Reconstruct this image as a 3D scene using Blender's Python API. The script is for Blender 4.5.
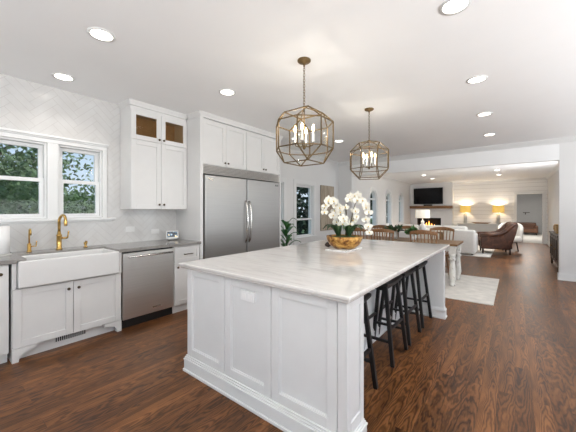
import bpy, bmesh, math, random
from mathutils import Vector, Matrix, noise
random.seed(7)
PI = math.pi
D = bpy.data
SC = bpy.context.scene
COL = SC.collection
for o in list(D.objects):
    D.objects.remove(o)

# ------------------------------------------------------------------ camera
YAW = math.atan((515 - 288) / 290)
cam_data = D.cameras.new('camera')
cam_data.sensor_width = 36
cam_data.lens = 36 * 290 / 576
cam_data.shift_y = -6 / 576
cam_data.clip_end = 300
cam = D.objects.new('camera', cam_data)
COL.objects.link(cam)
cam.location = (0, 0, 1.36)
cam.rotation_euler = (PI / 2, 0, YAW)
SC.camera = cam

# ------------------------------------------------------------------ world / exposure
SC.view_settings.view_transform = 'Standard'
SC.view_settings.look = 'None'
SC.view_settings.gamma = 1
SC.view_settings.use_curve_mapping = False
SC.view_settings.exposure = 0.1
W = D.worlds.new('sky')
SC.world = W
W.use_nodes = True
nt = W.node_tree
nt.nodes.clear()
wo = nt.nodes.new('ShaderNodeOutputWorld')
bg = nt.nodes.new('ShaderNodeBackground')
tc = nt.nodes.new('ShaderNodeTexCoord')
sx = nt.nodes.new('ShaderNodeSeparateXYZ')
rp = nt.nodes.new('ShaderNodeValToRGB')
rp.color_ramp.elements[0].position = 0.0
rp.color_ramp.elements[0].color = (0.75, 0.86, 0.95, 1)
rp.color_ramp.elements[1].position = 0.45
rp.color_ramp.elements[1].color = (0.28, 0.52, 0.88, 1)
nt.links.new(tc.outputs['Generated'], sx.inputs[0])
nt.links.new(sx.outputs['Z'], rp.inputs[0])
nt.links.new(rp.outputs[0], bg.inputs['Color'])
nt.links.new(bg.outputs[0], wo.inputs['Surface'])
bg.inputs['Strength'].default_value = 0.95


def add_light(name, kind, loc, power, color=(1, 1, 1), rot=None, size=None, size_y=None, parent=None, target=None):
    l = D.lights.new(name, kind)
    l.energy = power
    l.color = color
    if kind == 'AREA':
        l.shape = 'RECTANGLE' if size_y else 'DISK'
        l.size = size
        if size_y:
            l.size_y = size_y
    elif kind == 'POINT' and size:
        l.shadow_soft_size = size
    elif kind == 'SPOT':
        l.shadow_soft_size = size or .05
    o = D.objects.new(name, l)
    COL.objects.link(o)
    o.location = loc
    if target is not None:
        d = Vector(target) - Vector(loc)
        o.rotation_euler = d.to_track_quat('-Z', 'Y').to_euler()
    if rot is not None:
        o.rotation_euler = rot
    if parent:
        o.parent = parent
    return o


sun = add_light('sun', 'SUN', (5, 3, 12), 2.2, (1, .95, .86), target=None)
sun.rotation_euler = (Vector((-.55, -.35, -.75))).to_track_quat('-Z', 'Y').to_euler()
sun.data.angle = .02
# added fill lights at unseen openings, tilted up to brighten the ceiling
FILL_COL = (.965, .985, 1.0)
add_light('rear_fill_light', 'AREA', (.0, -2.55, 1.45), 200, FILL_COL, target=(-.3, -1.9, 4.2), size=3.3, size_y=1.9)
add_light('side_fill_light', 'AREA', (2.92, 1.6, 1.45), 240, FILL_COL, target=(2.25, 1.6, 4.2), size=5.0, size_y=1.9)
add_light('dining_fill_light', 'AREA', (2.92, 5.9, 1.45), 46, FILL_COL, target=(1.7, 5.9, 4.2), size=2.4, size_y=1.9)
add_light('living_fill_light', 'AREA', (1.0, 9.6, 1.55), 75, FILL_COL, target=(-.6, 11, 3.6), size=2.6, size_y=1.6)  # fill added for the living room beside an unseen opening

# ------------------------------------------------------------------ materials
MATS = {}


def new_mat(name):
    m = D.materials.new(name)
    m.use_nodes = True
    n = m.node_tree
    b = n.nodes['Principled BSDF']
    MATS[name] = m
    return m, n, b


def N(n, t, **kw):
    x = n.nodes.new(t)
    for k, v in kw.items():
        setattr(x, k, v)
    return x


def mth(n, op, a, b=None, c=None):
    x = n.nodes.new('ShaderNodeMath')
    x.operation = op
    for i, v in enumerate((a, b, c)):
        if v is None:
            continue
        if isinstance(v, (int, float)):
            x.inputs[i].default_value = v
        else:
            n.links.new(v, x.inputs[i])
    return x.outputs[0]


def coords(n, scale=(1, 1, 1), rot=(0, 0, 0)):
    t = N(n, 'ShaderNodeTexCoord')
    mp = N(n, 'ShaderNodeMapping')
    mp.inputs['Scale'].default_value = scale
    mp.inputs['Rotation'].default_value = rot
    n.links.new(t.outputs['Object'], mp.inputs[0])
    return mp.outputs[0]


def ramp(n, fac, stops):
    r = N(n, 'ShaderNodeValToRGB')
    e = r.color_ramp.elements
    e[0].position, e[0].color = stops[0][0], (*stops[0][1], 1)
    e[1].position, e[1].color = stops[-1][0], (*stops[-1][1], 1)
    for p, c in stops[1:-1]:
        k = e.new(p)
        k.color = (*c, 1)
    n.links.new(fac, r.inputs[0])
    return r.outputs[0]


def mixc(n, fac, a, b, mode='MIX'):
    x = N(n, 'ShaderNodeMix', data_type='RGBA', blend_type=mode)
    for i, v in ((0, fac), (6, a), (7, b)):
        if isinstance(v, (int, float)):
            x.inputs[i].default_value = v
        elif isinstance(v, tuple):
            x.inputs[i].default_value = (*v, 1) if len(v) == 3 else v
        else:
            n.links.new(v, x.inputs[i])
    return x.outputs[2]


def bump(n, b, h, strength=.1, dist=.01):
    k = N(n, 'ShaderNodeBump')
    k.inputs['Strength'].default_value = strength
    k.inputs['Distance'].default_value = dist
    n.links.new(h, k.inputs['Height'])
    n.links.new(k.outputs[0], b.inputs['Normal'])


def noise_tex(n, vec, scale, detail=3, rough=.5, dist=0):
    x = N(n, 'ShaderNodeTexNoise')
    x.inputs['Scale'].default_value = scale
    x.inputs['Detail'].default_value = detail
    x.inputs['Roughness'].default_value = rough
    x.inputs['Distortion'].default_value = dist
    n.links.new(vec, x.inputs['Vector'])
    return x.outputs['Fac']


def simple(name, col, rough=.5, metal=0, var=.06, scale=8, spec=.5, bmp=0):
    m, n, b = new_mat(name)
    v = coords(n)
    f = noise_tex(n, v, scale)
    lo = tuple(c * (1 - var) for c in col)
    hi = tuple(min(1, c * (1 + var)) for c in col)
    n.links.new(ramp(n, f, [(.3, lo), (.7, hi)]), b.inputs['Base Color'])
    b.inputs['Roughness'].default_value = rough
    b.inputs['Metallic'].default_value = metal
    b.inputs['Specular IOR Level'].default_value = spec
    if bmp:
        bump(n, b, f, bmp)
    return m


def emit(name, col, strength):
    m, n, b = new_mat(name)
    b.inputs['Base Color'].default_value = (*col, 1)
    b.inputs['Emission Color'].default_value = (*col, 1)
    b.inputs['Emission Strength'].default_value = strength
    return m


simple('wall_paint', (.74, .735, .725), .6, var=.012, scale=2)
simple('ceiling_paint', (.93, .93, .93), .7, var=.01, scale=2)
simple('trim_white', (.76, .76, .75), .35, var=.01)
simple('cabinet_white', (.72, .71, .695), .38, var=.012)
simple('island_white', (.76, .765, .76), .38, var=.012)
simple('brass', (.62, .40, .13), .24, 1, var=.08)
simple('lantern_brass', (.13, .08, .028), .45, .4, var=.15)
simple('bronze', (.10, .07, .045), .38, .8, var=.15)
simple('black_plastic', (.015, .015, .016), .4)
simple('black_paint', (.014, .013, .013), .42, var=.2)
simple('porcelain', (.72, .71, .695), .12, var=.008)
simple('white_plastic', (.82, .82, .81), .3, var=.01)
simple('paper', (.86, .85, .84), .85, var=.02, scale=60, bmp=.1)
simple('dark_gap', (.03, .03, .03), .7)
simple('grey_gap', (.42, .42, .41), .7)
simple('petal', (.80, .77, .68), .5, var=.05)
simple('petal_heart', (.75, .52, .08), .5, var=.2)
simple('orchid_leaf', (.035, .075, .03), .35, var=.3)
simple('moss', (.05, .07, .02), .9, var=.5, scale=60, bmp=.5)
simple('stem_green', (.10, .08, .03), .5)
simple('leaf_green', (.05, .16, .04), .35, var=.3)
simple('leaf_tree', (.17, .24, .11), .6, var=.5, scale=3)
simple('leaf_hedge', (.14, .23, .07), .6, var=.5, scale=3)
simple('leaf_dark', (.03, .05, .025), .6, var=.5, scale=3)
simple('bark', (.09, .07, .05), .9, var=.3)
simple('grass', (.10, .16, .05), .9, var=.4, scale=4)
simple('roof_grey', (.22, .22, .23), .8, var=.2, scale=20)
simple('house_wall', (.5, .49, .46), .8)
simple('sofa_white', (.74, .72, .68), .85, var=.03, scale=20, bmp=.1)
simple('linen_shade_white', (.80, .76, .68), .8, var=.03)
lb = MATS['linen_shade_white'].node_tree.nodes['Principled BSDF']
lb.inputs['Emission Color'].default_value = (1, .9, .74, 1)      # a lit lamp shade
lb.inputs['Emission Strength'].default_value = .45
simple('ceramic_white', (.80, .80, .78), .25, var=.02)
simple('ceramic_grey', (.52, .52, .50), .4, var=.05)
simple('console_grey', (.55, .55, .53), .5, var=.03)
simple('dark_wood', (.045, .028, .02), .4, var=.3, scale=12)
simple('tan_box', (.40, .24, .09), .6, var=.35, scale=20)
simple('cabinet_back', (.52, .37, .22), .5, var=.12)
simple('carpet', (.52, .50, .47), .95, var=.08, scale=60, bmp=.2)
simple('hall_paint', (.42, .42, .42), .7, var=.01)
simple('rug_white', (.68, .65, .60), .95, var=.1, scale=7, bmp=.1)
simple('soot', (.012, .011, .01), .9, var=.4)
simple('log_wood', (.16, .08, .035), .9, var=.5, scale=14)
simple('canister_glass', (.55, .60, .58), .2)
emit('downlight_lens', (1.0, .94, .83), 6)
emit('bulb_glow', (1.0, .72, .36), 14)
emit('flame', (1.0, .42, .07), 4)


def wood(name, dark, mid, light, axis=0, scale=1.0, rough=.4):
    m, n, b = new_mat(name)
    s = [14, 14, 14]
    s[axis] = 1.2
    v = coords(n, tuple(c * scale for c in s))
    f = noise_tex(n, v, 2.0, 5, .6, 1.2)
    n.links.new(ramp(n, f, [(.25, dark), (.5, mid), (.75, light)]), b.inputs['Base Color'])
    b.inputs['Roughness'].default_value = rough
    bump(n, b, f, .08)
    return m


wood('chair_wood', (.12, .05, .02), (.25, .12, .048), (.36, .18, .08), 2)
wood('table_wood', (.10, .05, .018), (.22, .12, .045), (.33, .20, .08), 0)
wood('mantel_wood', (.13, .06, .022), (.24, .12, .05), (.32, .17, .07), 0)
wood('barn_wood', (.20, .16, .11), (.40, .33, .25), (.56, .49, .39), 2, .6, .8)
wood('leather', (.022, .008, .004), (.062, .021, .010), (.15, .058, .028), 1, .25, .38)
wood('leather_tan', (.05, .02, .01), (.12, .05, .024), (.22, .10, .05), 0, .25, .4)
wood('basket', (.10, .05, .02), (.22, .12, .045), (.33, .2, .08), 0, 2)


def mk_floor():
    m, n, b = new_mat('oak_floor')
    v0 = coords(n, (1, 1, 1), (0, 0, PI / 2))
    br = N(n, 'ShaderNodeTexBrick')
    br.inputs['Scale'].default_value = 1
    br.inputs['Brick Width'].default_value = 1.35
    br.inputs['Row Height'].default_value = .10
    br.inputs['Mortar Size'].default_value = .0012
    br.inputs['Mortar Smooth'].default_value = .3
    br.offset = .37
    br.inputs['Color1'].default_value = (0, 0, 0, 1)
    br.inputs['Color2'].default_value = (1, 1, 1, 1)
    br.inputs['Mortar'].default_value = (.5, .5, .5, 1)
    n.links.new(v0, br.inputs['Vector'])
    # per plank offset of the grain
    t = N(n, 'ShaderNodeTexCoord')
    sep = N(n, 'ShaderNodeSeparateXYZ')
    n.links.new(t.outputs['Object'], sep.inputs[0])
    bw = N(n, 'ShaderNodeRGBToBW')
    n.links.new(br.outputs['Color'], bw.inputs[0])
    rnd = bw.outputs[0]
    px = mth(n, 'ADD', mth(n, 'MULTIPLY', sep.outputs[0], 9.0), mth(n, 'MULTIPLY', rnd, 37.0))
    py = mth(n, 'ADD', mth(n, 'MULTIPLY', sep.outputs[1], 1.1), mth(n, 'MULTIPLY', rnd, 91.0))
    cmb = N(n, 'ShaderNodeCombineXYZ')
    n.links.new(px, cmb.inputs[0])
    n.links.new(py, cmb.inputs[1])
    g1 = noise_tex(n, cmb.outputs[0], 1.0, 6, .62, 1.6)
    # cathedral arches: contour lines of a parabola across each board
    xl = mth(n, 'SUBTRACT', mth(n, 'FRACT', mth(n, 'MULTIPLY', sep.outputs[0], 10.0)), mth(n, 'ADD', .25, mth(n, 'MULTIPLY', rnd, .5)))
    par = mth(n, 'MULTIPLY', mth(n, 'MULTIPLY', xl, xl), mth(n, 'SUBTRACT', mth(n, 'MULTIPLY', rnd, 44.0), 16.0))
    cn = N(n, 'ShaderNodeCombineXYZ')
    n.links.new(mth(n, 'ADD', mth(n, 'MULTIPLY', sep.outputs[0], 16.0), mth(n, 'MULTIPLY', rnd, 53.0)), cn.inputs[0])
    n.links.new(mth(n, 'MULTIPLY', sep.outputs[1], 3.5), cn.inputs[1])
    wob = noise_tex(n, cn.outputs[0], 1.0, 3, .5)
    ph = mth(n, 'ADD', mth(n, 'ADD', mth(n, 'MULTIPLY', sep.outputs[1], 7.0), par), mth(n, 'MULTIPLY', wob, 7.0))
    ar = mth(n, 'ADD', .5, mth(n, 'MULTIPLY', mth(n, 'SINE', mth(n, 'MULTIPLY', ph, 4.2)), .5))
    ar = mth(n, 'POWER', ar, 1.6)
    g = mth(n, 'ADD', mth(n, 'MULTIPLY', g1, .72), mth(n, 'MULTIPLY', mth(n, 'SUBTRACT', 1.0, ar), .22))
    c = ramp(n, g, [(.30, FLOOR[0]), (.52, FLOOR[1]), (.74, FLOOR[2])])
    big = noise_tex(n, coords(n, (1, .45, 1)), 1.7, 3)
    c = mixc(n, 1, c, ramp(n, big, [(.35, (.78, .76, .74)), (.65, (1.2, 1.16, 1.1))]), 'MULTIPLY')
    tint = ramp(n, rnd, [(0, (.78, .76, .74)), (1, (1.22, 1.22, 1.22))])
    c = mixc(n, 1, c, tint, 'MULTIPLY')
    c = mixc(n, mth(n, 'MULTIPLY', br.outputs['Fac'], .45), c, (.012, .007, .004))
    n.links.new(c, b.inputs['Base Color'])
    rr = mth(n, 'ADD', .28, mth(n, 'MULTIPLY', g, .16))
    n.links.new(rr, b.inputs['Roughness'])
    b.inputs['Specular IOR Level'].default_value = .32
    bump(n, b, g, .06, .004)


FLOOR = [(.042, .015, .005), (.145, .058, .019), (.28, .122, .043)]
mk_floor()


def mk_herringbone():
    m, n, b = new_mat('herringbone_tile')
    t = N(n, 'ShaderNodeTexCoord')
    sep = N(n, 'ShaderNodeSeparateXYZ')
    n.links.new(t.outputs['Object'], sep.inputs[0])
    y, z = sep.outputs[1], sep.outputs[2]
    w = .070
    NL = 4
    k = 1 / (w * math.sqrt(2))
    u = mth(n, 'ADD', mth(n, 'MULTIPLY', mth(n, 'ADD', y, z), k), 100.0)
    v = mth(n, 'ADD', mth(n, 'MULTIPLY', mth(n, 'SUBTRACT', z, y), k), 100.0)
    i, j = mth(n, 'FLOOR', u), mth(n, 'FLOOR', v)
    fu, fv = mth(n, 'FRACT', u), mth(n, 'FRACT', v)
    kk = mth(n, 'FLOORED_MODULO', mth(n, 'ADD', mth(n, 'SUBTRACT', i, j), .25), 2.0 * NL)
    kk = mth(n, 'FLOOR', kk)
    ish = mth(n, 'LESS_THAN', kk, NL - .5)
    notb = mth(n, 'SUBTRACT', 1.0, ish)
    al_h = mth(n, 'ADD', kk, fu)
    al_v = mth(n, 'ADD', mth(n, 'SUBTRACT', 2.0 * NL - 1, kk), fv)
    al = mth(n, 'ADD', mth(n, 'MULTIPLY', al_h, ish), mth(n, 'MULTIPLY', al_v, notb))
    ac = mth(n, 'ADD', mth(n, 'MULTIPLY', fv, ish), mth(n, 'MULTIPLY', fu, notb))
    d1 = mth(n, 'MINIMUM', al, mth(n, 'SUBTRACT', float(NL), al))
    d2 = mth(n, 'MINIMUM', ac, mth(n, 'SUBTRACT', 1.0, ac))
    d = mth(n, 'MINIMUM', d1, d2)
    g = mth(n, 'SMOOTH_MIN', mth(n, 'MULTIPLY', d, 1 / .045), 1.0, .1)
    f = noise_tex(n, coords(n), 5)
    tile = ramp(n, f, [(.3, (.60, .585, .57)), (.7, (.665, .655, .64))])
    c = mixc(n, g, (.50, .48, .46), tile)
    n.links.new(c, b.inputs['Base Color'])
    b.inputs['Roughness'].default_value = .16
    bump(n, b, g, .25, .003)


mk_herringbone()


def mk_shiplap():
    m, n, b = new_mat('shiplap')
    t = N(n, 'ShaderNodeTexCoord')
    sep = N(n, 'ShaderNodeSeparateXYZ')
    n.links.new(t.outputs['Object'], sep.inputs[0])
    fz = mth(n, 'FRACT', mth(n, 'MULTIPLY', sep.outputs[2], 1 / .165))
    g = mth(n, 'GREATER_THAN', fz, .06)
    c = mixc(n, g, (.52, .51, .50), (.84, .835, .825))
    n.links.new(c, b.inputs['Base Color'])
    b.inputs['Roughness'].default_value = .45
    bump(n, b, g, .3, .006)


mk_shiplap()


def mk_marble(name, base, vein, rough, sc):
    m, n, b = new_mat(name)
    v = coords(n, sc)
    f = noise_tex(n, v, 1.6, 8, .62, 1.8)
    c = ramp(n, f, [(.28, vein), (.48, base), (.6, tuple(min(1, x * 1.04) for x in base)), (.74, tuple(x * .86 for x in base))])
    n.links.new(c, b.inputs['Base Color'])
    b.inputs['Roughness'].default_value = rough


mk_marble('marble', (.68, .655, .63), (.54, .515, .49), .055, (.8, 4.5, 1))
mk_marble('marble_slab', (.82, .81, .79), (.6, .6, .6), .2, (6, 6, 6))
mk_marble('grey_quartz', (.26, .245, .23), (.18, .17, .16), .16, (8, 8, 8))


def mk_steel(name, k):
    m, n, b = new_mat(name)
    v = coords(n, (1, 1, 160))
    f = noise_tex(n, v, 2, 2)
    n.links.new(ramp(n, f, [(.3, (.54 * k, .525 * k, .51 * k)), (.7, (.59 * k, .58 * k, .56 * k))]), b.inputs['Base Color'])
    b.inputs['Metallic'].default_value = 1
    b.inputs['Roughness'].default_value = .42
    b.inputs['Anisotropic'].default_value = .6
    bump(n, b, f, .02, .002)


mk_steel('stainless', .76)
mk_steel('stainless_lifted', 1.5)  # same steel, lightened to offset dim reflections on dishwasher and louvers
simple('steel_bright', (.66, .64, .61), .22, 1, var=.03)


def mk_glass(name, tint, gloss=.08):
    m = D.materials.new(name)
    m.use_nodes = True
    n = m.node_tree
    n.nodes.clear()
    out = N(n, 'ShaderNodeOutputMaterial')
    tr = N(n, 'ShaderNodeBsdfTransparent')
    tr.inputs[0].default_value = (*tint, 1)
    gl = N(n, 'ShaderNodeBsdfGlossy')
    gl.inputs['Roughness'].default_value = .02
    lw = N(n, 'ShaderNodeLayerWeight')
    lw.inputs['Blend'].default_value = .5
    mx = N(n, 'ShaderNodeMixShader')
    n.links.new(mth(n, 'ADD', gloss * .5, mth(n, 'MULTIPLY', mth(n, 'POWER', lw.outputs['Facing'], 4.0), gloss * 4)), mx.inputs[0])
    n.links.new(tr.outputs[0], mx.inputs[1])
    n.links.new(gl.outputs[0], mx.inputs[2])
    n.links.new(mx.outputs[0], out.inputs['Surface'])
    MATS[name] = m


mk_glass('window_glass', (.98, .99, .985), .012)
mk_glass('lantern_glass', (.97, .97, .96), .03)
mk_glass('cabinet_glass', (.86, .78, .66), .03)


def mk_bowl():
    m, n, b = new_mat('gilded_bowl')
    v = coords(n)
    f = noise_tex(n, v, 17, 4, .6, .6)
    n.links.new(ramp(n, f, [(.36, (.10, .035, .01)), (.48, (.40, .19, .045)), (.62, (.70, .43, .12))]), b.inputs['Base Color'])
    b.inputs['Metallic'].default_value = .55
    b.inputs['Roughness'].default_value = .3
    bump(n, b, f, .2)


mk_bowl()


def mk_table_paint():
    m, n, b = new_mat('chippy_white')
    v = coords(n, (1, 1, .6))
    f = noise_tex(n, v, 22, 4, .6)
    n.links.new(ramp(n, f, [(.30, (.16, .13, .10)), (.38, (.72, .70, .65)), (.7, (.80, .79, .75))]), b.inputs['Base Color'])
    b.inputs['Roughness'].default_value = .6


mk_table_paint()


def mk_shade():
    m, n, b = new_mat('lit_yellow_shade')
    v = coords(n)
    f = noise_tex(n, v, 30, 2)
    n.links.new(ramp(n, f, [(.3, (.72, .50, .14)), (.7, (.80, .58, .18))]), b.inputs['Base Color'])
    b.inputs['Roughness'].default_value = .8
    b.inputs['Emission Color'].default_value = (.95, .58, .12, 1)
    b.inputs['Emission Strength'].default_value = .45


mk_shade()


def mk_screen(name, kind):
    m, n, b = new_mat(name)
    v = coords(n)
    b.inputs['Roughness'].default_value = .12
    if kind == 'tv':
        b.inputs['Base Color'].default_value = (.004, .004, .005, 1)
        b.inputs['Specular IOR Level'].default_value = .2
    else:
        f = noise_tex(n, v, 26, 2, .5, .5)
        c = ramp(n, f, [(.42, (.01, .01, .012)), (.52, (.03, .06, .10)), (.60, (.30, .42, .5)), (.66, (.8, .55, .12))])
        n.links.new(c, b.inputs['Base Color'])
        n.links.new(c, b.inputs['Emission Color'])
        b.inputs['Emission Strength'].default_value = .8


mk_screen('tv_screen', 'tv')
mk_screen('display_screen', 'pic')


# ------------------------------------------------------------------ mesh helpers
NBOX = 1


class MB:
    def __init__(self, M=None):
        self.bm = bmesh.new()
        self.M = M or Matrix()
        self.exact = False

    def _v(self, p):
        return self.bm.verts.new(self.M @ Vector(p))

    def face(self, vs, smooth=False):
        try:
            f = self.bm.faces.new(vs)
            f.smooth = smooth
            return f
        except ValueError:
            return None

    def box(self, x0, x1, y0, y1, z0, z1):
        if x0 > x1: x0, x1 = x1, x0
        if y0 > y1: y0, y1 = y1, y0
        if z0 > z1: z0, z1 = z1, z0
        global NBOX
        NBOX = (NBOX * 7 + 3) % 31
        e = 0 if self.exact else .00004 + .00001 * NBOX      # boxes that meet never share a face exactly
        x0, x1, y0, y1, z0, z1 = x0 + e, x1 - e, y0 + e, y1 - e, z0 + e * .1, z1 - e
        v = [self._v((x, y, z)) for x in (x0, x1) for y in (y0, y1) for z in (z0, z1)]
        for q in ((0, 1, 3, 2), (4, 6, 7, 5), (0, 4, 5, 1), (2, 3, 7, 6), (0, 2, 6, 4), (1, 5, 7, 3)):
            self.face([v[i] for i in q])
        return self

    def prism(self, pts, axis, a, b):
        """polygon pts (2D) extruded along axis from a to b; 2D are the other two axes in xyz order"""
        def mk(p, t):
            return {0: (t, p[0], p[1]), 1: (p[0], t, p[1]), 2: (p[0], p[1], t)}[axis]
        A = [self._v(mk(p, a)) for p in pts]
        B = [self._v(mk(p, b)) for p in pts]
        n = len(pts)
        self.face(A)
        self.face(B[::-1])
        for i in range(n):
            self.face([A[i], A[(i + 1) % n], B[(i + 1) % n], B[i]])
        return self

    def lathe(self, prof, c=(0, 0, 0), seg=20, axis='z', smooth=True, ang=0, cap=True):
        """prof: list of (r, h)"""
        rings = []
        for r, h in prof:
            ring = []
            if r < 1e-5:
                p = {'z': (0, 0, h), 'x': (h, 0, 0), 'y': (0, h, 0)}[axis]
                ring = [self._v((c[0] + p[0], c[1] + p[1], c[2] + p[2]))]
            else:
                for k in range(seg):
                    a = ang + 2 * PI * k / seg
                    q = (r * math.cos(a), r * math.sin(a))
                    p = {'z': (q[0], q[1], h), 'x': (h, q[0], q[1]), 'y': (q[0], h, q[1])}[axis]
                    ring.append(self._v((c[0] + p[0], c[1] + p[1], c[2] + p[2])))
            rings.append(ring)
        for A, B in zip(rings, rings[1:]):
            for k in range(seg):
                a0, a1 = A[k % len(A)], A[(k + 1) % len(A)]
                b0, b1 = B[k % len(B)], B[(k + 1) % len(B)]
                vs = []
                for x in (a0, a1, b1, b0):
                    if x not in vs:
                        vs.append(x)
                if len(vs) > 2:
                    self.face(vs, smooth)
        for ring in (rings[0], rings[-1]):
            if cap and len(ring) > 2:
                self.face(ring)
        return self

    def tube(self, pts, r, seg=8, closed=False, r1=None, flat=None):
        pts = [Vector(p) for p in pts]
        n = len(pts)
        rings = []
        prev = None
        for i, p in enumerate(pts):
            if closed:
                t = (pts[(i + 1) % n] - pts[i - 1]).normalized()
            else:
                t = (pts[min(i + 1, n - 1)] - pts[max(i - 1, 0)]).normalized()
            ref = prev if prev is not None else (Vector((0, 0, 1)) if abs(t.z) < .9 else Vector((1, 0, 0)))
            a = (ref - t * ref.dot(t))
            if a.length < 1e-4:
                a = Vector((1, 0, 0)) - t * t.x
            a.normalize()
            prev = a
            b = t.cross(a)
            rr = r if r1 is None else r + (r1 - r) * i / max(1, n - 1)
            ra, rb = (rr, rr) if not flat else (rr, rr * flat)
            rings.append([self._v(p + a * ra * math.cos(2 * PI * k / seg + PI / seg) + b * rb * math.sin(2 * PI * k / seg + PI / seg)) for k in range(seg)])
        m = n if closed else n - 1
        for i in range(m):
            A, B = rings[i], rings[(i + 1) % n]
            for k in range(seg):
                self.face([A[k], A[(k + 1) % seg], B[(k + 1) % seg], B[k]], seg > 5)
        if not closed:
            self.face(rings[0][::-1])
            self.face(rings[-1])
        return self

    def blob(self, c, r, sub=2, amp=.0, fr=3.0):
        g = bmesh.ops.create_icosphere(self.bm, subdivisions=sub, radius=1)
        if not isinstance(r, (tuple, list)):
            r = (r, r, r)
        for v in g['verts']:
            k = 1 + amp * noise.noise(v.co * fr + Vector(c))
            v.co = self.M @ Vector((c[0] + v.co.x * r[0] * k, c[1] + v.co.y * r[1] * k, c[2] + v.co.z * r[2] * k))
            for f in v.link_faces:
                f.smooth = True
        return self

    def quad(self, pts, smooth=False):
        self.face([self._v(p) for p in pts], smooth)
        return self

    def build(self, name, mat, parent=None, bevel=0, seg=2, sub=0, solid=0, label=None, recalc=True):
        if recalc:
            bmesh.ops.recalc_face_normals(self.bm, faces=self.bm.faces[:])
        me = D.meshes.new(name)
        off = Vector((0, 0, 0))
        p = parent
        while p is not None:
            off += p.location
            p = p.parent
        if off.length:
            bmesh.ops.translate(self.bm, vec=-off, verts=self.bm.verts[:])
        self.bm.to_mesh(me)
        self.bm.free()
        me.materials.append(MATS[mat])
        o = D.objects.new(name, me)
        COL.objects.link(o)
        if parent:
            o.parent = parent
        if solid:
            s = o.modifiers.new('solid', 'SOLIDIFY')
            s.thickness = solid
        if bevel:
            bv = o.modifiers.new('bevel', 'BEVEL')
            bv.width = bevel
            bv.segments = seg
            bv.limit_method = 'ANGLE'
            bv.angle_limit = .6
        if sub:
            s = o.modifiers.new('sub', 'SUBSURF')
            s.levels = s.render_levels = sub
        if label:
            o['label'] = label
        return o


def B(*a):
    return MB().box(*a)


def tag(o, label=None, cat=None, group=None, kind=None):
    if label: o['label'] = label
    if cat: o['category'] = cat
    if group: o['group'] = group
    if kind: o['kind'] = kind
    return o


def thing(name, loc, label, cat, group=None):
    o = D.objects.new(name, None)
    COL.objects.link(o)
    o.empty_display_size = .1
    o.location = loc
    return tag(o, label, cat, group)


def struct(o):
    o['kind'] = 'structure'
    return o


def struct_empty(name, loc):
    o = D.objects.new(name, None)
    COL.objects.link(o)
    o.location = loc
    return struct(o)


def copy_tree(o, parent=None):
    c = o.copy()
    COL.objects.link(c)
    c.parent = parent
    for ch in list(o.children):
        copy_tree(ch, c)
    return c


def dup(root, loc, label, rz=0, group=None):
    c = copy_tree(root)
    c.location = loc
    c.rotation_euler = (0, 0, rz)
    c['label'] = label
    if group:
        c['group'] = group
    return c


def face_px(x, y, z):
    """local frame for a front facing +x: local x runs along +y, local y outwards"""
    return Matrix(((0, 1, 0, x), (1, 0, 0, y), (0, 0, 1, z), (0, 0, 0, 1)))


def face_ny(x, y, z):
    return Matrix(((1, 0, 0, x), (0, -1, 0, y), (0, 0, 1, z), (0, 0, 0, 1)))


def shaker(M, w, h, t=.02, rail=.06, rec=.012, mid=None):
    m = MB(M)
    m.box(0, rail, 0, t, 0, h)
    m.box(w - rail, w, 0, t, 0, h)
    m.box(rail, w - rail, 0, t, 0, rail)
    m.box(rail, w - rail, 0, t, h - rail, h)
    m.box(rail - .001, w - rail + .001, 0, t - rec, rail - .001, h - rail + .001)
    return m


def knob(M, x, z, parent, r=.014):
    m = MB(M)
    m.lathe([(.005, 0), (.005, .012), (r, .016), (r, .024), (r * .7, .029), (0, .03)], (x, .02, z), 12, 'y')
    return m.build('knob', 'bronze', parent, label='small dark bronze knob')


# ------------------------------------------------------------------ setting: shell
WX = -4.12          # left wall
CH = 2.75           # kitchen ceiling
LH = 2.66           # living ceiling
HY = 7.7            # header line
FY = 15.5           # fireplace wall
RX = 1.03           # living right wall
KX = 3.0            # kitchen right wall
KY = -2.6           # rear wall

struct(B(WX - .16, KX + .1, KY - .1, 15.62, -.08, 0).build('floor', 'oak_floor'))
struct(B(WX - .16, KX + .1, KY - .1, HY + .15, CH, CH + .12).build('ceiling_kitchen', 'ceiling_paint'))
struct(B(WX - .16, RX + .15, HY + .15, FY + .12, LH, LH + .12).build('ceiling_living', 'ceiling_paint'))


def wall_x(m, xa, xb, y0, y1, z0, z1, openings):
    """wall slab between xa..xb along y with openings (y0,y1,z0,z1,arch)"""
    m.exact = True
    y = y0
    for (a, b, c, d, arch) in sorted(openings):
        if a > y:
            m.box(xa, xb, y, a, z0, z1)
        if c > z0:
            m.box(xa, xb, a, b, z0, c)
        if d < z1:
            m.box(xa, xb, a, b, d, z1)
        if arch:
            r = (b - a) / 2
            ym = (a + b) / 2
            n = 10
            for s in (-1, 1):
                for k in range(n):
                    t0, t1 = PI / 2 * k / n, PI / 2 * (k + 1) / n
                    p0 = (ym + s * r * math.cos(t0), d - r + r * math.sin(t0))
                    p1 = (ym + s * r * math.cos(t1), d - r + r * math.sin(t1))
                    m.prism([p0, p1, (p1[0], d), (p0[0], d)], 0, xa, xb)
        y = b
    if y < y1:
        m.box(xa, xb, y, y1, z0, z1)
    return m


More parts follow.
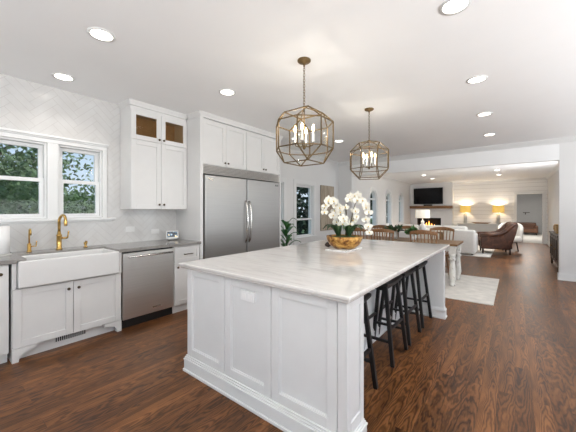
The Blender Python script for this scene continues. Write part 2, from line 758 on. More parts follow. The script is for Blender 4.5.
W1 = (.44, .89, 1.27, 2.11, 0)
W2 = (.99, 1.44, 1.27, 2.11, 0)
W3 = (4.38, 5.09, .70, 1.99, 0)
W4 = (5.57, 6.34, .70, 1.99, 0)
ARCH = [(10.02, 10.72, .75, 2.12, 1), (11.68, 12.38, .75, 2.12, 1), (13.30, 14.00, .75, 2.12, 1)]
struct(wall_x(MB(), WX - .15, WX, KY, 2.45, 0, CH, [W1, W2]).build('wall_left_tiled', 'herringbone_tile'))
struct(wall_x(MB(), WX - .15, WX, 2.45, HY + .15, 0, CH, [W3, W4]).build('wall_left_dining', 'wall_paint'))
struct(wall_x(MB(), WX - .15, WX, HY + .15, FY + .12, 0, CH, ARCH).build('wall_left_living', 'wall_paint'))
# header with stub wall on its left, wall on its right
struct(B(-3.70, .68, HY, HY + .15, 2.335, CH).build('wall_header', 'ceiling_paint'))
struct(B(WX, -3.70, HY, HY + .15, 0, CH).build('wall_stub', 'wall_paint'))
struct(B(.68, KX, HY, HY + .15, 0, CH).build('wall_pier', 'wall_paint'))
# living right wall with an unseen opening added for its fill light
struct(wall_x(MB(), RX, RX + .15, HY + .15, FY + .12, 0, CH, [(8.3, 10.9, .75, 2.35, 0)]).build('wall_right_living', 'wall_paint'))
# kitchen right and rear walls with unseen openings added for the fill lights
struct(wall_x(MB(), KX, KX + .12, KY, HY, 0, CH, [(-.9, 4.1, .5, 2.4, 0), (4.7, 7.1, .5, 2.4, 0)]).build('wall_right_kitchen', 'wall_paint'))
mr = MB()
mr.box(WX, -2.9, KY - .12, KY, 0, CH).box(1.7, KX, KY - .12, KY, 0, CH).box(-2.9, 1.7, KY - .12, KY, 0, .5).box(-2.9, 1.7, KY - .12, KY, 2.4, CH)
struct(mr.build('wall_rear', 'wall_paint'))
# fireplace wall
OPX0, OPX1, OPZ = .06, .87, 2.02
mf = MB()
mf.exact = True
mf.box(WX, OPX0, FY, FY + .12, 0, CH).box(OPX1, RX, FY, FY + .12, 0, CH).box(OPX0, OPX1, FY, FY + .12, OPZ, CH)
struct(mf.build('wall_far', 'shiplap'))
# hall beyond
struct(B(-.9, 2.2, FY + .12, 21.6, -.08, .0).build('floor_hall', 'carpet'))
struct(B(-.9, 2.2, FY + .12, 21.6, 2.5, 2.6).build('ceiling_hall', 'ceiling_paint'))
struct(B(-1.0, -.9, FY + .12, 21.7, 0, 2.5).build('wall_hall_left', 'hall_paint'))
struct(B(1.45, 1.55, FY + .12, 21.7, 0, 2.5).build('wall_hall_right', 'hall_paint'))
struct(B(-1.0, 1.55, 21.6, 21.7, 0, 2.5).build('wall_hall_far', 'hall_paint'))

# door casing of the hall opening
struct(MB().box(OPX0 - .095, OPX0, FY - .025, FY, 0, OPZ + .095).box(OPX1, OPX1 + .115, FY - .025, FY, 0, OPZ + .095)
       .box(OPX0, OPX1, FY - .025, FY, OPZ, OPZ + .095).build('door_1', 'trim_white', bevel=.004))


def crown_x(x, y0, y1, z, s, d=.09):
    """crown along y on a wall at x; s = direction into the room"""
    return MB().prism([(x, z - d), (x + s * .012, z - d), (x + s * .018, z - d * .8), (x + s * d * .8, z - .02), (x + s * d * .9, z), (x, z)], 1, y0, y1)


def crown_y(y, x0, x1, z, s, d=.09):
    return MB().prism([(y, z - d), (y + s * .012, z - d), (y + s * .018, z - d * .8), (y + s * d * .8, z - .02), (y + s * d * .9, z), (y, z)], 0, x0, x1)


struct(crown_y(HY, WX, KX, CH, -1, .10).build('trim_1', 'trim_white'))
struct(crown_x(WX, 4.26, HY - .09, CH, 1, .07).build('trim_2', 'trim_white'))
struct(crown_y(FY, -2.27, RX, LH, -1, .09).build('trim_3', 'trim_white'))
struct(crown_x(RX, HY + .15, FY - .08, LH, -1, .09).build('trim_4', 'trim_white'))
struct(crown_x(WX, HY + .15, 15.2, LH, 1, .09).build('trim_5', 'trim_white'))


def base_x(x, y0, y1, s, h=.14):
    return MB().box(x, x + s * .016, y0, y1, 0, h - .02).box(x, x + s * .01, y0, y1, h - .02, h).box(x, x + s * .028, y0, y1, 0, .02)


struct(base_x(WX, 4.26, HY, 1).build('baseboard_left', 'trim_white'))
struct(base_x(WX, HY + .15, 15.2, 1).build('baseboard_living_left', 'trim_white'))
struct(base_x(RX, HY + .15, FY, -1).build('baseboard_living_right', 'trim_white'))
struct(MB().box(.66, KX, HY - .016, HY, 0, .12).box(.67, KX, HY - .01, HY, .12, .14).box(.66, .68, HY - .016, HY + .15, 0, .12)
       .box(.65, KX, HY - .028, HY, 0, .02).build('baseboard_pier', 'trim_white', bevel=.003))
struct(MB().box(-2.27, OPX0 - .095, FY - .016, FY, 0, .14).build('baseboard_far', 'trim_white', bevel=.003))


# ------------------------------------------------------------------ windows
def double_hung(n, y0, y1, z0, z1, rail, mullion=None, xo=WX):
    t = struct_empty('window_%d' % n, (xo, (y0 + y1) / 2, z0))
    # jamb liner
    f = MB()
    f.box(xo - .15, xo - .005, y0, y0 + .02, z0, z1).box(xo - .15, xo - .005, y1 - .02, y1, z0, z1)
    f.box(xo - .15, xo - .005, y0, y1, z0, z0 + .02).box(xo - .15, xo - .005, y0, y1, z1 - .02, z1)
    f.build('jamb', 'trim_white', t)
    a, b = y0 + .02, y1 - .02
    s = .04
    up = MB()
    up.box(xo - .10, xo - .065, a, a + s, rail, z1 - .02).box(xo - .10, xo - .065, b - s, b, rail, z1 - .02)
    up.box(xo - .10, xo - .065, a, b, z1 - .02 - s, z1 - .02).box(xo - .10, xo - .065, a, b, rail, rail + .03)
    u = up.build('upper_sash', 'trim_white', t, bevel=.003)
    B(xo - .085, xo - .08, a + s - .005, b - s + .005, rail + .025, z1 - .015 - s).build('glass', 'window_glass', u)
    lo = MB()
    lo.box(xo - .062, xo - .027, a, a + s, z0 + .02, rail + .03).box(xo - .062, xo - .027, b - s, b, z0 + .02, rail + .03)
    lo.box(xo - .062, xo - .027, a, b, z0 + .02, z0 + .02 + s * .7).box(xo - .062, xo - .027, a, b, rail - .012, rail + .03)
    l = lo.build('lower_sash', 'trim_white', t, bevel=.003)
    B(xo - .047, xo - .042, a + s - .005, b - s + .005, z0 + .04, rail - .01).build('glass', 'window_glass', l)
    return t


double_hung(1, .44, .89, 1.27, 2.11, 1.685)
double_hung(2, .99, 1.44, 1.27, 2.11, 1.685)
c = MB()   # casing of the pair with mullion, head cap, stool and apron
c.box(WX, WX + .022, .39, .44, 1.26, 2.11).box(WX, WX + .022, 1.44, 1.49, 1.26, 2.11).box(WX, WX + .022, .89, .99, 1.26, 2.11)
c.box(WX, WX + .022, .39, 1.49, 2.11, 2.17).box(WX, WX + .04, .375, 1.505, 2.17, 2.195).box(WX, WX + .03, .38, 1.50, 2.155, 2.17)
c.box(WX, WX + .05, .31, 1.59, 1.235, 1.262).box(WX, WX + .018, .34, 1.55, 1.215, 1.235)
struct(c.build('trim_6', 'trim_white', bevel=.004))
double_hung(3, 4.38, 5.09, .70, 1.99, 1.12)
double_hung(4, 5.57, 6.34, .70, 1.99, 1.12)
for i, (a, b) in enumerate(((4.38, 5.09), (5.57, 6.34))):
    m = MB()
    m.box(WX, WX + .022, a - .10, a, 0.14, 1.99).box(WX, WX + .022, b, b + .10, 0.14, 1.99).box(WX, WX + .024, a - .10, b + .10, 1.99, 2.09)
    m.box(WX, WX + .045, a - .12, b + .12, .675, .70).box(WX, WX + .012, a, b, .14, .675)
    m.box(WX, WX + .02, a, b, .58, .675).box(WX, WX + .02, a, b, .14, .24)
    struct(m.build('trim_%d' % (7 + i), 'trim_white', bevel=.004))


def arched_window(n, a, b, z0, z1):
    t = struct_empty('window_%d' % n, (WX, (a + b) / 2, z0))
    r = (b - a) / 2
    ym = (a + b) / 2

    def outline(rr, zb):
        pts = [(ym + rr, zb)]
        for k in range(17):
            tt = PI * k / 16
            pts.append((ym + rr * math.cos(tt), z1 - r + rr * math.sin(tt)))
        pts.append((ym - rr, zb))
        return pts

    def band(m, r0, r1, x0, x1, zb0, zb1):
        A, Bq = outline(r0, zb0), outline(r1, zb1)
        for i in range(len(A) - 1):
            m.prism([A[i], A[i + 1], Bq[i + 1], Bq[i]], 0, x0, x1)
        return m
    m = band(MB(), r, r + .09, WX, WX + .025, z0, z0)
    m.box(WX, WX + .05, a - .12, b + .12, z0 - .03, z0)
    m.build('casing', 'trim_white', t)
    m = band(MB(), r - .06, r, WX - .15, WX - .005, z0, z0)
    m.box(WX - .10, WX - .06, a, b, z0, z0 + .05).box(WX - .10, WX - .05, a, b, z1 - r - .025, z1 - r + .025)
    m.build('sash', 'trim_white', t)
    g = MB().prism(outline(r - .055, z0 + .03), 0, WX - .085, WX - .08)
    g.build('glass', 'window_glass', t)


for i, (a, b, z0, z1, _) in enumerate(ARCH):
    arched_window(5 + i, a, b, z0, z1)


# ------------------------------------------------------------------ outside
struct(B(-60, WX - .16, -20, 60, -.5, -.42).build('ground_outside', 'grass'))


def tree(loc, crown, zc, leaf, label, n=2600, size=.16, seed=1, stem=.12):
    rnd = random.Random(seed)
    t = thing('tree', (loc[0], loc[1], -.42), label, 'tree', None)
    tr = MB()
    pts = [(loc[0] + .1 * math.sin(k * 1.3), loc[1] + .08 * math.cos(k), -.42 + (zc + .42) * k / 5) for k in range(6)]
    tr.tube(pts, stem, 8, r1=stem * .5)
    for k in range(6):
        a = k * 1.05
        q = (loc[0] + crown[0] * .6 * math.cos(a), loc[1] + crown[1] * .6 * math.sin(a), zc + crown[2] * .4 * math.sin(k))
        tr.tube([pts[4], ((pts[4][0] + q[0]) / 2, (pts[4][1] + q[1]) / 2, (pts[4][2] + q[2]) / 2 + .1), q], stem * .4, 6, r1=stem * .1)
    tr.build('trunk', 'bark', t)
    m = MB()
    for _ in range(n):
        while True:
            p = Vector((rnd.uniform(-1, 1), rnd.uniform(-1, 1), rnd.uniform(-1, 1)))
            if p.length < 1 and p.length > .35:
                break
        k = 1 + .35 * noise.noise(p.normalized() * 2.4 + Vector((seed, 0, 0)))
        # clumps
        if noise.noise(p * 3.2 + Vector((seed * 3, 1, 2))) < -.16:
            continue
        c = Vector((loc[0] + p.x * crown[0] * k, loc[1] + p.y * crown[1] * k, zc + p.z * crown[2] * k))
        u = Vector((rnd.uniform(-1, 1), rnd.uniform(-1, 1), rnd.uniform(-1, 1))).normalized() * size * rnd.uniform(.6, 1.2)
        w = Vector((rnd.uniform(-1, 1), rnd.uniform(-1, 1), rnd.uniform(-1, 1)))
        w = (w - u * w.dot(u) / u.length_squared).normalized() * u.length * .45
        m.quad([c - u, c + w, c + u, c - w])
    m.build('foliage', leaf, t, recalc=False)
    return t


tree((-11.5, 1.0), (2.2, 2.35, 2.3), 3.0, 'leaf_tree', 'broad leafy green tree outside the left sink window', 11000, .095, 3)
tree((-15.0, 5.4), (1.2, 2.3, 1.5), 1.0, 'leaf_hedge', 'low bushy green tree outside the right sink window', 9000, .09, 5)
tree((-18.5, 2.9), (2.0, 2.0, 2.0), 1.7, 'leaf_tree', 'distant green tree against the blue sky in the right sink window', 3600, .2, 8)
tree((-9.0, 13.5), (1.9, 2.8, 2.4), 1.8, 'leaf_dark', 'dark tree outside the tall window behind the orchid', 3600, .2, 11)
tree((-8.6, 23.5), (2.2, 3.6, 2.6), 1.9, 'leaf_dark', 'dark tree outside the first arched window', 3200, .24, 12)
tree((-9.2, 33.5), (2.4, 4.2, 2.9), 2.0, 'leaf_dark', 'dark tree outside the far arched windows', 3200, .28, 13)
hs = thing('house', (-26, 6.2, -.42), 'grey roofed neighbouring house low among the trees outside the sink window', 'house')
B(-28.5, -24.5, 3.4, 8.6, -.42, 1.4).build('wall', 'house_wall', hs)
MB().prism([(-29, 1.4), (-24, 1.4), (-26.5, 2.5)], 1, 3.1, 8.9).build('roof', 'roof_grey', hs)

# ------------------------------------------------------------------ left run: cabinets
CF = -3.51          # carcass front; doors add 20 mm
t = thing('base_cabinet', (-3.8, .0, 0), 'white base cabinet at the left photo edge beside the sink cabinet', 'cabinet')
MB().box(WX + .004, CF, -.62, .495, .10, .885).box(WX + .004, CF - .07, -.62, .495, 0, .10).build('body', 'cabinet_white', t)
for (a, b, kx) in ((-.06, .492, .50), (-.615, -.066, .05)):
    M = face_px(CF, a, .105)
    d = shaker(M, b - a, .775).build('door', 'cabinet_white', t, bevel=.002)
    knob(M, kx, .70, d)

t = thing('sink_cabinet', (-3.8, .963, 0), 'white two door sink cabinet with bracket feet under the apron sink', 'cabinet')
S0, S1 = .512, 1.418
MB().box(WX + .004, CF, S0, S1, .12, .655).box(WX + .004, CF, S0, S0 + .03, .655, .885).box(WX + .004, CF, S1 - .04, S1, .655, .885).build('body', 'cabinet_white', t)
B(WX + .004, CF - .06, S0, S1, 0, .12).build('toe_board', 'cabinet_white', t)
vg = B(CF - .062, CF - .052, .83, 1.10, .055, .105).build('toe_vent', 'cabinet_white', t, label='black slotted toe kick vent grille')
sl = MB()
for k in range(15):
    sl.box(CF - .053, CF - .049, .838 + k * .0172, .848 + k * .0172, .06, .10)
sl.build('vent_slot', 'black_plastic', vg)
m = MB()   # bracket feet with an arched valance
for s in (0, 1):
    pts = []
    y0 = S0 if s == 0 else S1
    sg = 1 if s == 0 else -1
    pts = [(y0, 0), (y0 + sg * .045, 0), (y0 + sg * .05, .03), (y0 + sg * .075, .065), (y0 + sg * .12, .085), (y0 + sg * .17, .09), (y0 + sg * .17, .122), (y0, .122)]
    m = MB().prism(pts, 0, CF - .055, CF + .02)
    m.build('foot', 'cabinet_white', t, bevel=.002)
B(CF, CF + .02, S0, S0 + .03, .655, .885).build('stile', 'cabinet_white', t)
B(CF, CF + .02, S1 - .04, S1, .655, .885).build('stile', 'cabinet_white', t)
for (a, b, kx) in ((S0 + .006, .963, .405), (.967, S1 - .006, .04)):
    M = face_px(CF, a, .125)
    d = shaker(M, b - a, .525).build('door', 'cabinet_white', t, bevel=.002)
    knob(M, kx, .455, d)

# farmhouse sink
t = thing('farmhouse_sink', (-3.78, .963, .66), 'glossy white apron front farmhouse sink below the windows', 'sink')
m = MB()
a, b = .546, 1.374
xf, xb = -3.43, -3.86
m.box(xf - .03, xf, a, b, .665, .905).box(xb, xb + .025, a, b, .665, .905).box(xb, xf, a, a + .025, .665, .905).box(xb, xf, b - .025, b, .665, .905)
m.box(xb, xf, a, b, .665, .69)
m.build('basin', 'porcelain', t, bevel=.012, seg=3)
MB().lathe([(.04, 0), (.04, .004), (.02, .005), (0, .002)], (-3.66, .963, .69), 16).build('drain', 'steel_bright', t)

# worktop
t = thing('worktop', (-3.8, .9, .885), 'grey stone worktop running along the tiled window wall', 'worktop')
MB().box(WX + .004, -3.455, -.62, .605, .908, .925).box(WX + .004, -3.456, -.62, .54, .887, .91).box(WX + .004, -3.455, 1.378, 2.448, .887, .922).box(WX + .004, -3.868, .54, 1.378, .887, .922).build('slab', 'grey_quartz', t, bevel=.004)

# dishwasher
t = thing('dishwasher', (-3.8, 1.74, 0), 'stainless steel dishwasher with towel bar handle right of the sink', 'dishwasher')
Y0, Y1 = 1.428, 2.058
B(WX + .004, CF - .02, Y0, Y1, .10, .883).build('body', 'black_plastic', t)
B(CF - .018, CF + .015, Y0 + .006, Y1 - .004, .105, .862).build('door', 'stainless_lifted', t, bevel=.004)
B(CF - .05, CF - .03, Y0, Y1, 0, .10).build('kick_plate', 'black_plastic', t, label='black kick plate')
h = MB().tube([(CF + .055, Y0 + .05, .822), (CF + .055, Y1 - .04, .822)], .011, 12)
hd = h.build('handle', 'steel_bright', t)
for y in (Y0 + .08, Y1 - .07):
    MB().tube([(CF + .015, y, .822), (CF + .055, y, .822)], .009, 10).build('bracket', 'steel_bright', hd)
bd = B(CF + .0152, CF + .018, 1.775, 1.885, .162, .182).build('badge', 'steel_bright', t, label='small bright maker plate')
m = MB()
for k in range(8):
    m.box(CF + .018, CF + .0186, 1.785 + k * .012, 1.793 + k * .012, .167, .177)
m.build('lettering', 'grey_gap', bd)

# narrow base cabinet with drawer
t = thing('base_cabinet', (-3.8, 2.25, 0), 'narrow white base cabinet with drawer between dishwasher and fridge panel', 'cabinet')
MB().box(WX + .004, CF, 2.064, 2.446, .10, .885).box(WX + .004, CF - .05, 2.064, 2.446, 0, .10).build('body', 'cabinet_white', t)
M = face_px(CF, 2.07, .67)
d = shaker(M, .37, .20, rail=.045).build('drawer', 'cabinet_white', t, bevel=.002)
hb = MB(M)
hb.tube([(.12, .052, .10), (.25, .052, .10)], .006, 8).tube([(.13, .02, .10), (.13, .052, .10)], .005, 8).tube([(.24, .02, .10), (.24, .052, .10)], .005, 8)
hb.build('handle', 'bronze', d, label='dark bronze bar pull')
M = face_px(CF, 2.07, .105)
d = shaker(M, .37, .555).build('door', 'cabinet_white', t, bevel=.002)
knob(M, .035, .50, d)
B(CF - .05, CF - .03, 2.064, 2.446, 0, .10).build('toe_board', 'cabinet_white', t)

# upper cabinet
UF = -3.82
t = thing('wall_cabinet', (-3.95, 2.04, 1.37), 'tall white wall cabinet with two glass top doors above the dishwasher', 'cabinet')
Y0, Y1 = 1.655, 2.446
m = MB()
m.box(WX + .004, UF, Y0, Y0 + .018, 1.37, 2.69).box(WX + .004, UF, Y1 - .018, Y1, 1.37, 2.69).box(WX + .004, UF, Y0, Y1, 1.37, 1.39).box(WX + .004, UF, Y0, Y1, 2.26, 2.28)
m.box(WX + .004, UF, Y0, Y1, 2.64, 2.69)
m.build('body', 'cabinet_white', t)
B(WX + .002, WX + .012, Y0 + .018, Y1 - .018, 1.39, 2.64).build('back_panel', 'cabinet_back', t)
for (a, b, kx) in ((Y0 + .002, 2.048, .36), (2.052, Y1 - .002, .03)):
    w = b - a
    M = face_px(UF, a, 1.372)
    d = shaker(M, w, .89).build('door', 'cabinet_white', t, bevel=.002)
    knob(M, kx, .06, d)
    M = face_px(UF, a, 2.266)
    g = MB(M)
    r = .06
    g.box(0, r, 0, .02, 0, .375).box(w - r, w, 0, .02, 0, .375).box(r, w - r, 0, .02, 0, r).box(r, w - r, 0, .02, .375 - r, .375)
    d = g.build('glass_door', 'cabinet_white', t, bevel=.002, label='white framed door with an amber glass pane')
    MB(M).box(r - .004, w - r + .004, .006, .011, r - .004, .379 - r).build('pane', 'cabinet_glass', d)
    knob(M, kx, .04, d)
cr = MB().prism([(UF, 2.69), (UF + .024, 2.69), (UF + .027, 2.705), (UF + .045, 2.74), (UF + .047, 2.75), (UF, 2.75)], 1, Y0 - .02, Y1)
cr.prism([(Y0, 2.69), (Y0 - .006, 2.69), (Y0 - .01, 2.705), (Y0 - .03, 2.74), (Y0 - .032, 2.75), (Y0, 2.75)], 0, WX + .004, UF + .03)
cr.build('crown', 'cabinet_white', t)

# ------------------------------------------------------------------ fridge wall
P0, P1, PE = 2.452, 2.512, 4.235
FF = -3.50
t = thing('side_panel', (-3.8, 2.48, 0), 'full height white panel at the left side of the refrigerator', 'cabinet panel')
B(WX + .004, FF + .01, P0, P1 - .01, 0, 2.685).build('board', 'cabinet_white', t, bevel=.002)
t = thing('side_panel', (-3.8, 4.24, 0), 'full height white panel at the right side of the refrigerator', 'cabinet panel')
B(WX + .004, FF + .005, 4.215, PE + .012, 0, 2.685).build('board', 'cabinet_white', t, bevel=.002)
for (a, b, lab) in ((2.506, 3.352, 'white two door cabinet above the left half of the refrigerator'), (3.356, 4.212, 'white two door cabinet above the right half of the refrigerator')):
    t = thing('bridge_cabinet', (-3.8, (a + b) / 2, 2.02), lab, 'cabinet')
    B(WX + .004, FF - .02, a, b, 2.02, 2.685).build('body', 'cabinet_white', t)
    mid = (a + b) / 2
    for (c0, c1, left) in ((a + .003, mid - .0015, 1), (mid + .0015, b - .003, 0)):
        M = face_px(FF - .02, c0, 2.03)
        d = shaker(M, c1 - c0, .635).build('door', 'cabinet_white', t, bevel=.002)
        knob(M, (c1 - c0 - .03) if left else .03, .045, d)
struct(MB().prism([(FF - .01, 2.68), (FF + .02, 2.68), (FF + .024, 2.70), (FF + .045, 2.74), (FF + .047, 2.75), (FF - .01, 2.75)], 1, P0 - .01, PE + .02)
       .prism([(P0, 2.68), (P0 - .006, 2.68), (P0 - .01, 2.70), (P0 - .03, 2.74), (P0 - .032, 2.75), (P0, 2.75)], 0, UF + .05, FF + .03).build('trim_9', 'cabinet_white'))

g = thing('vent_grille', (-3.6, 3.36, 1.885), 'louvered stainless grille above the refrigerator doors', 'grille')
B(FF - .10, FF - .03, 2.515, 4.212, 1.885, 2.018).build('backing', 'stainless', g)
for k in range(6):
    m = MB().prism([(FF - .03, 1.888 + k * .0215), (FF + .0, 1.888 + k * .0215), (FF - .004, 1.896 + k * .0215), (FF - .03, 1.905 + k * .0215)], 1, 2.515, 4.212)
    m.build('louver', 'stainless_lifted', g)

for (a, b, lab, hy, by) in ((2.518, 3.36, 'left stainless refrigerator column with a tall curved handle', 3.325, 2.60), (3.368, 4.208, 'right stainless refrigerator column beside the white wall', 3.405, 4.08)):
    t = thing('refrigerator', (-3.8, (a + b) / 2, 0), lab, 'refrigerator')
    B(WX + .02, FF - .06, a, b, 0.02, 1.875).build('body', 'dark_gap', t)
    B(FF - .055, FF + .005, a + .008 if a > 3 else a + .02, b - .004, .13, 1.868).build('door', 'stainless', t, bevel=.006)
    B(FF - .055, FF - .03, a, b, .02, .125).build('kick_grille', 'dark_gap', t)
    pts = []
    for k in range(15):
        s = k / 14
        pts.append((FF + .012 + .055 * math.sin(PI * s) ** .6, hy, .83 + .68 * s))
    MB().tube(pts, .014, 10).build('handle', 'steel_bright', t)
    bd = B(FF + .005, FF + .008, by, by + .085, 1.80, 1.825).build('badge', 'steel_bright' if a < 3 else 'black_plastic', t, label='small maker plate')
    m = MB()
    for k in range(6):
        m.box(FF + .008, FF + .0085, by + .008 + k * .0125, by + .017 + k * .0125, 1.807, 1.818)
    m.build('lettering', 'grey_gap', bd)

# ------------------------------------------------------------------ things on the worktop
WT = .922
t = thing('kitchen_faucet', (-3.95, 1.02, WT), 'tall polished brass pull down faucet behind the sink', 'faucet')
fx, fy = -3.98, .968
t.location = (fx, fy, WT)
MB().lathe([(.03, 0), (.03, .012), (.024, .02), (.024, .15), (.027, .155), (.027, .165), (.018, .17), (.016, .20)], (fx, fy, WT), 18).build('base', 'brass', t)
pts = [(fx, fy, WT + .19)] + [(fx + .055 - .055 * math.cos(a), fy + .03 * math.sin(a / 2), WT + .325 + .055 * math.sin(a)) for a in [PI * k / 10 for k in range(11)]]
MB().tube(pts, .014, 12).build('spout', 'brass', t)
e = pts[-1]
MB().lathe([(.013, .0), (.017, -.01), (.017, -.055), (.015, -.06), (0, -.06)], e, 14).build('spray_head', 'brass', t)
hv = MB().tube([(fx, fy + .02, WT + .125), (fx + .005, fy + .075, WT + .125)], .011, 10)
hv.tube([(fx + .005, fy + .075, WT + .12), (fx + .005, fy + .085, WT + .20)], .007, 10, r1=.009)
hv.build('lever', 'brass', t)
fx, fy = -4.0, .72
t = thing('water_tap', (fx, fy, WT), 'small slim brass filter tap left of the tall faucet', 'faucet')
MB().lathe([(.022, 0), (.022, .01), (.017, .016), (.017, .085), (.009, .09)], (fx, fy, WT), 16).build('base', 'brass', t)
pts = [(fx, fy, WT + .08), (fx, fy, WT + .20)] + [(fx + .032 - .032 * math.cos(a), fy, WT + .205 + .035 * math.sin(a)) for a in [PI * k / 8 for k in range(1, 9)]] + [(fx + .066, fy, WT + .175)]
MB().tube(pts, .0075, 10).build('spout', 'brass', t)
MB().tube([(fx, fy + .014, WT + .055), (fx, fy + .055, WT + .055), (fx, fy + .06, WT + .11)], .006, 8).build('lever', 'brass', t)
t = thing('soap_dispenser', (-4.0, 1.225, WT), 'short brass soap pump right of the faucet', 'soap dispenser')
MB().lathe([(.02, 0), (.02, .008), (.013, .012), (.013, .035), (.019, .04), (.019, .058), (.006, .062), (.006, .075)], (-4.0, 1.225, WT), 14).build('base', 'brass', t)
MB().tube([(-4.0, 1.225, WT + .07), (-3.95, 1.225, WT + .066)], .007, 8).build('nozzle', 'brass', t)
t = thing('paper_towel_holder', (-3.88, .485, WT), 'paper towel holder base at the left end of the worktop', 'paper towel holder')
MB().lathe([(.085, 0), (.085, .012), (.078, .016), (.006, .016), (.006, .29), (.012, .295), (.012, .31), (0, .315)], (-3.88, .485, WT), 24).build('stand', 'ceramic_grey', t)
MB().lathe([(.021, .0), (.07, .0), (.07, .262), (.021, .262), (.021, 0)], (-3.88, .485, WT + .018), 28, cap=False).build('paper_towel_roll', 'paper')
tag(D.objects['paper_towel_roll'], 'white paper towel roll standing left of the small tap', 'paper towel roll')
t = thing('smart_display', (-3.93, 2.29, WT), 'small white framed smart display on the grey worktop corner', 'display')
M = Matrix.Translation((-3.93, 2.29, WT + .012)) @ Matrix.Rotation(math.radians(-22), 4, 'Z') @ Matrix.Rotation(math.radians(-10), 4, 'Y')
MB(M).box(-.012, .006, -.085, .085, .012, .125).build('frame', 'white_plastic', t, bevel=.006)
MB(M).box(.0055, .0075, -.072, .072, .03, .112).build('screen', 'display_screen', t)
MB(M).box(-.06, .0, -.05, .05, .0, .03).build('stand', 'ceramic_grey', t, bevel=.006)
for (y, z, lab) in ((1.78, 1.10, 'white outlet plate on the tile above the dishwasher'), (2.13, 1.05, 'white outlet plate on the tile left of the smart display')):
    t = thing('wall_outlet', (WX, y, z), lab, 'outlet')
    B(WX, WX + .006, y - .06, y + .06, z - .036, z + .036).build('cover_plate', 'wall_paint', t, bevel=.003)
    for dy in (-.0275, .0275):
        B(WX + .006, WX + .008, y + dy - .0175, y + dy + .0175, z - .017, z + .017).build('socket', 'wall_paint', t)

# ------------------------------------------------------------------ island
IX0, IX1, IY0, IY1 = -2.195, -.70, 1.405, 4.14
t = thing('kitchen_island', (-1.4, 2.77, 0), 'large white panelled kitchen island in the middle of the room', 'kitchen island')
B(IX0 + .02, -1.16, IY0 + .03, IY1 - .05, .0, .878).build('body', 'island_white', t)
# near face: three framed panels between stiles and corner post
for (a, b) in ((-2.185, -1.705), (-1.699, -1.246), (-1.240, -.765)):
    M = face_ny(a, IY0 + .03, .135)
    m = MB(M)
    w, hh, r = b - a, .738, .062
    m.box(0, r, 0, .026, 0, hh).box(w - r, w, 0, .026, 0, hh).box(r, w - r, 0, .026, 0, r).box(r, w - r, 0, .026, hh - r, hh)
    m.box(r - .001, w - r + .001, 0, .010, r - .001, hh - r + .001)
    m.box(r - .001, r + .008, 0, .017, r, hh - r).box(w - r - .008, w - r + .001, 0, .017, r, hh - r).box(r, w - r, 0, .017, r, r + .008).box(r, w - r, 0, .017, hh - r - .008, hh - r)
    m.build('panel', 'island_white', t, bevel=.002)
m = MB().box(-2.185, -.762, IY0 + .024, IY0 + .06, .12, .878)
m.build('backing_board', 'island_white', t)
# corner posts (near right, with recessed panel on its outer side)
px0, px1, py0, py1 = -.762, IX1, IY0, IY0 + .215
m = MB().box(px0, px1 - .012, py0 + .004, py1, 0, .878)
m.box(px1 - .012, px1, py0, py0 + .045, 0, .878).box(px1 - .012, px1, py1 - .045, py1, 0, .878).box(px1 - .012, px1, py0 + .045, py1 - .045, .82, .878).box(px1 - .012, px1, py0 + .045, py1 - .045, 0, .20)
m.box(px1 - .014, px1 - .006, py0 + .05, py1 - .05, .205, .815)
m.build('corner_post', 'island_white', t, bevel=.003)
# far end panel
B(-1.16, IX1, IY1 - .09, IY1, 0, .878).build('end_panel', 'island_white', t, bevel=.003)
# left side panels
for k in range(4):
    a = IY0 + .06 + k * .66
    M = Matrix(((0, -1, 0, IX0 + .02), (1, 0, 0, a), (0, 0, 1, .135), (0, 0, 0, 1)))
    shaker(M, .64, .738, .02).build('side_door', 'island_white', t, bevel=.002)


def skirt(m, x0, x1, y0, y1):
    m.box(x0 - .022, x1 + .022, y0 - .022, y1 + .022, 0, .022)
    m.box(x0 - .014, x1 + .014, y0 - .014, y1 + .014, .022, .095)
    m.box(x0 - .018, x1 + .018, y0 - .018, y1 + .018, .095, .108)
    m.box(x0 - .01, x1 + .01, y0 - .01, y1 + .01, .108, .122)
    m.box(x0 - .004, x1 + .004, y0 - .004, y1 + .004, .122, .135)
    return m


m = MB()
skirt(m, IX0, IX1, IY0, IY0 + .215)
m.build('base_moulding', 'island_white', t, bevel=.004)
m = MB()
skirt(m, IX0, -1.16, IY0 + .2, IY1 - .09)
m.build('base_moulding', 'island_white', t, bevel=.004)
m = MB()
skirt(m, IX0, IX1, IY1 - .09, IY1)
m.build('base_moulding', 'island_white', t, bevel=.004)
ol = B(-1.525, -1.395, IY0 - .002, IY0 + .022, .728, .80).build('outlet', 'white_plastic', t, bevel=.003, label='white horizontal double outlet')
for x in (-1.49, -1.43):
    B(x - .02, x + .02, IY0 - .004, IY0 - .002, .747, .781).build('socket', 'paper', ol)

t = thing('island_countertop', (-1.41, 2.77, .88), 'pale veined marble countertop on the island', 'countertop')
m = MB()
cx0, cx1, cy0, cy1 = -2.212, -.655, 1.342, 4.19
m.box(cx0, cx1, cy0, cy1, .895, .92).box(cx0 + .012, cx1 - .012, cy0 + .012, cy1 - .012, .879, .896)
m.build('slab', 'marble', t, bevel=.008, seg=3)

# ------------------------------------------------------------------ bar stools
ST = .72


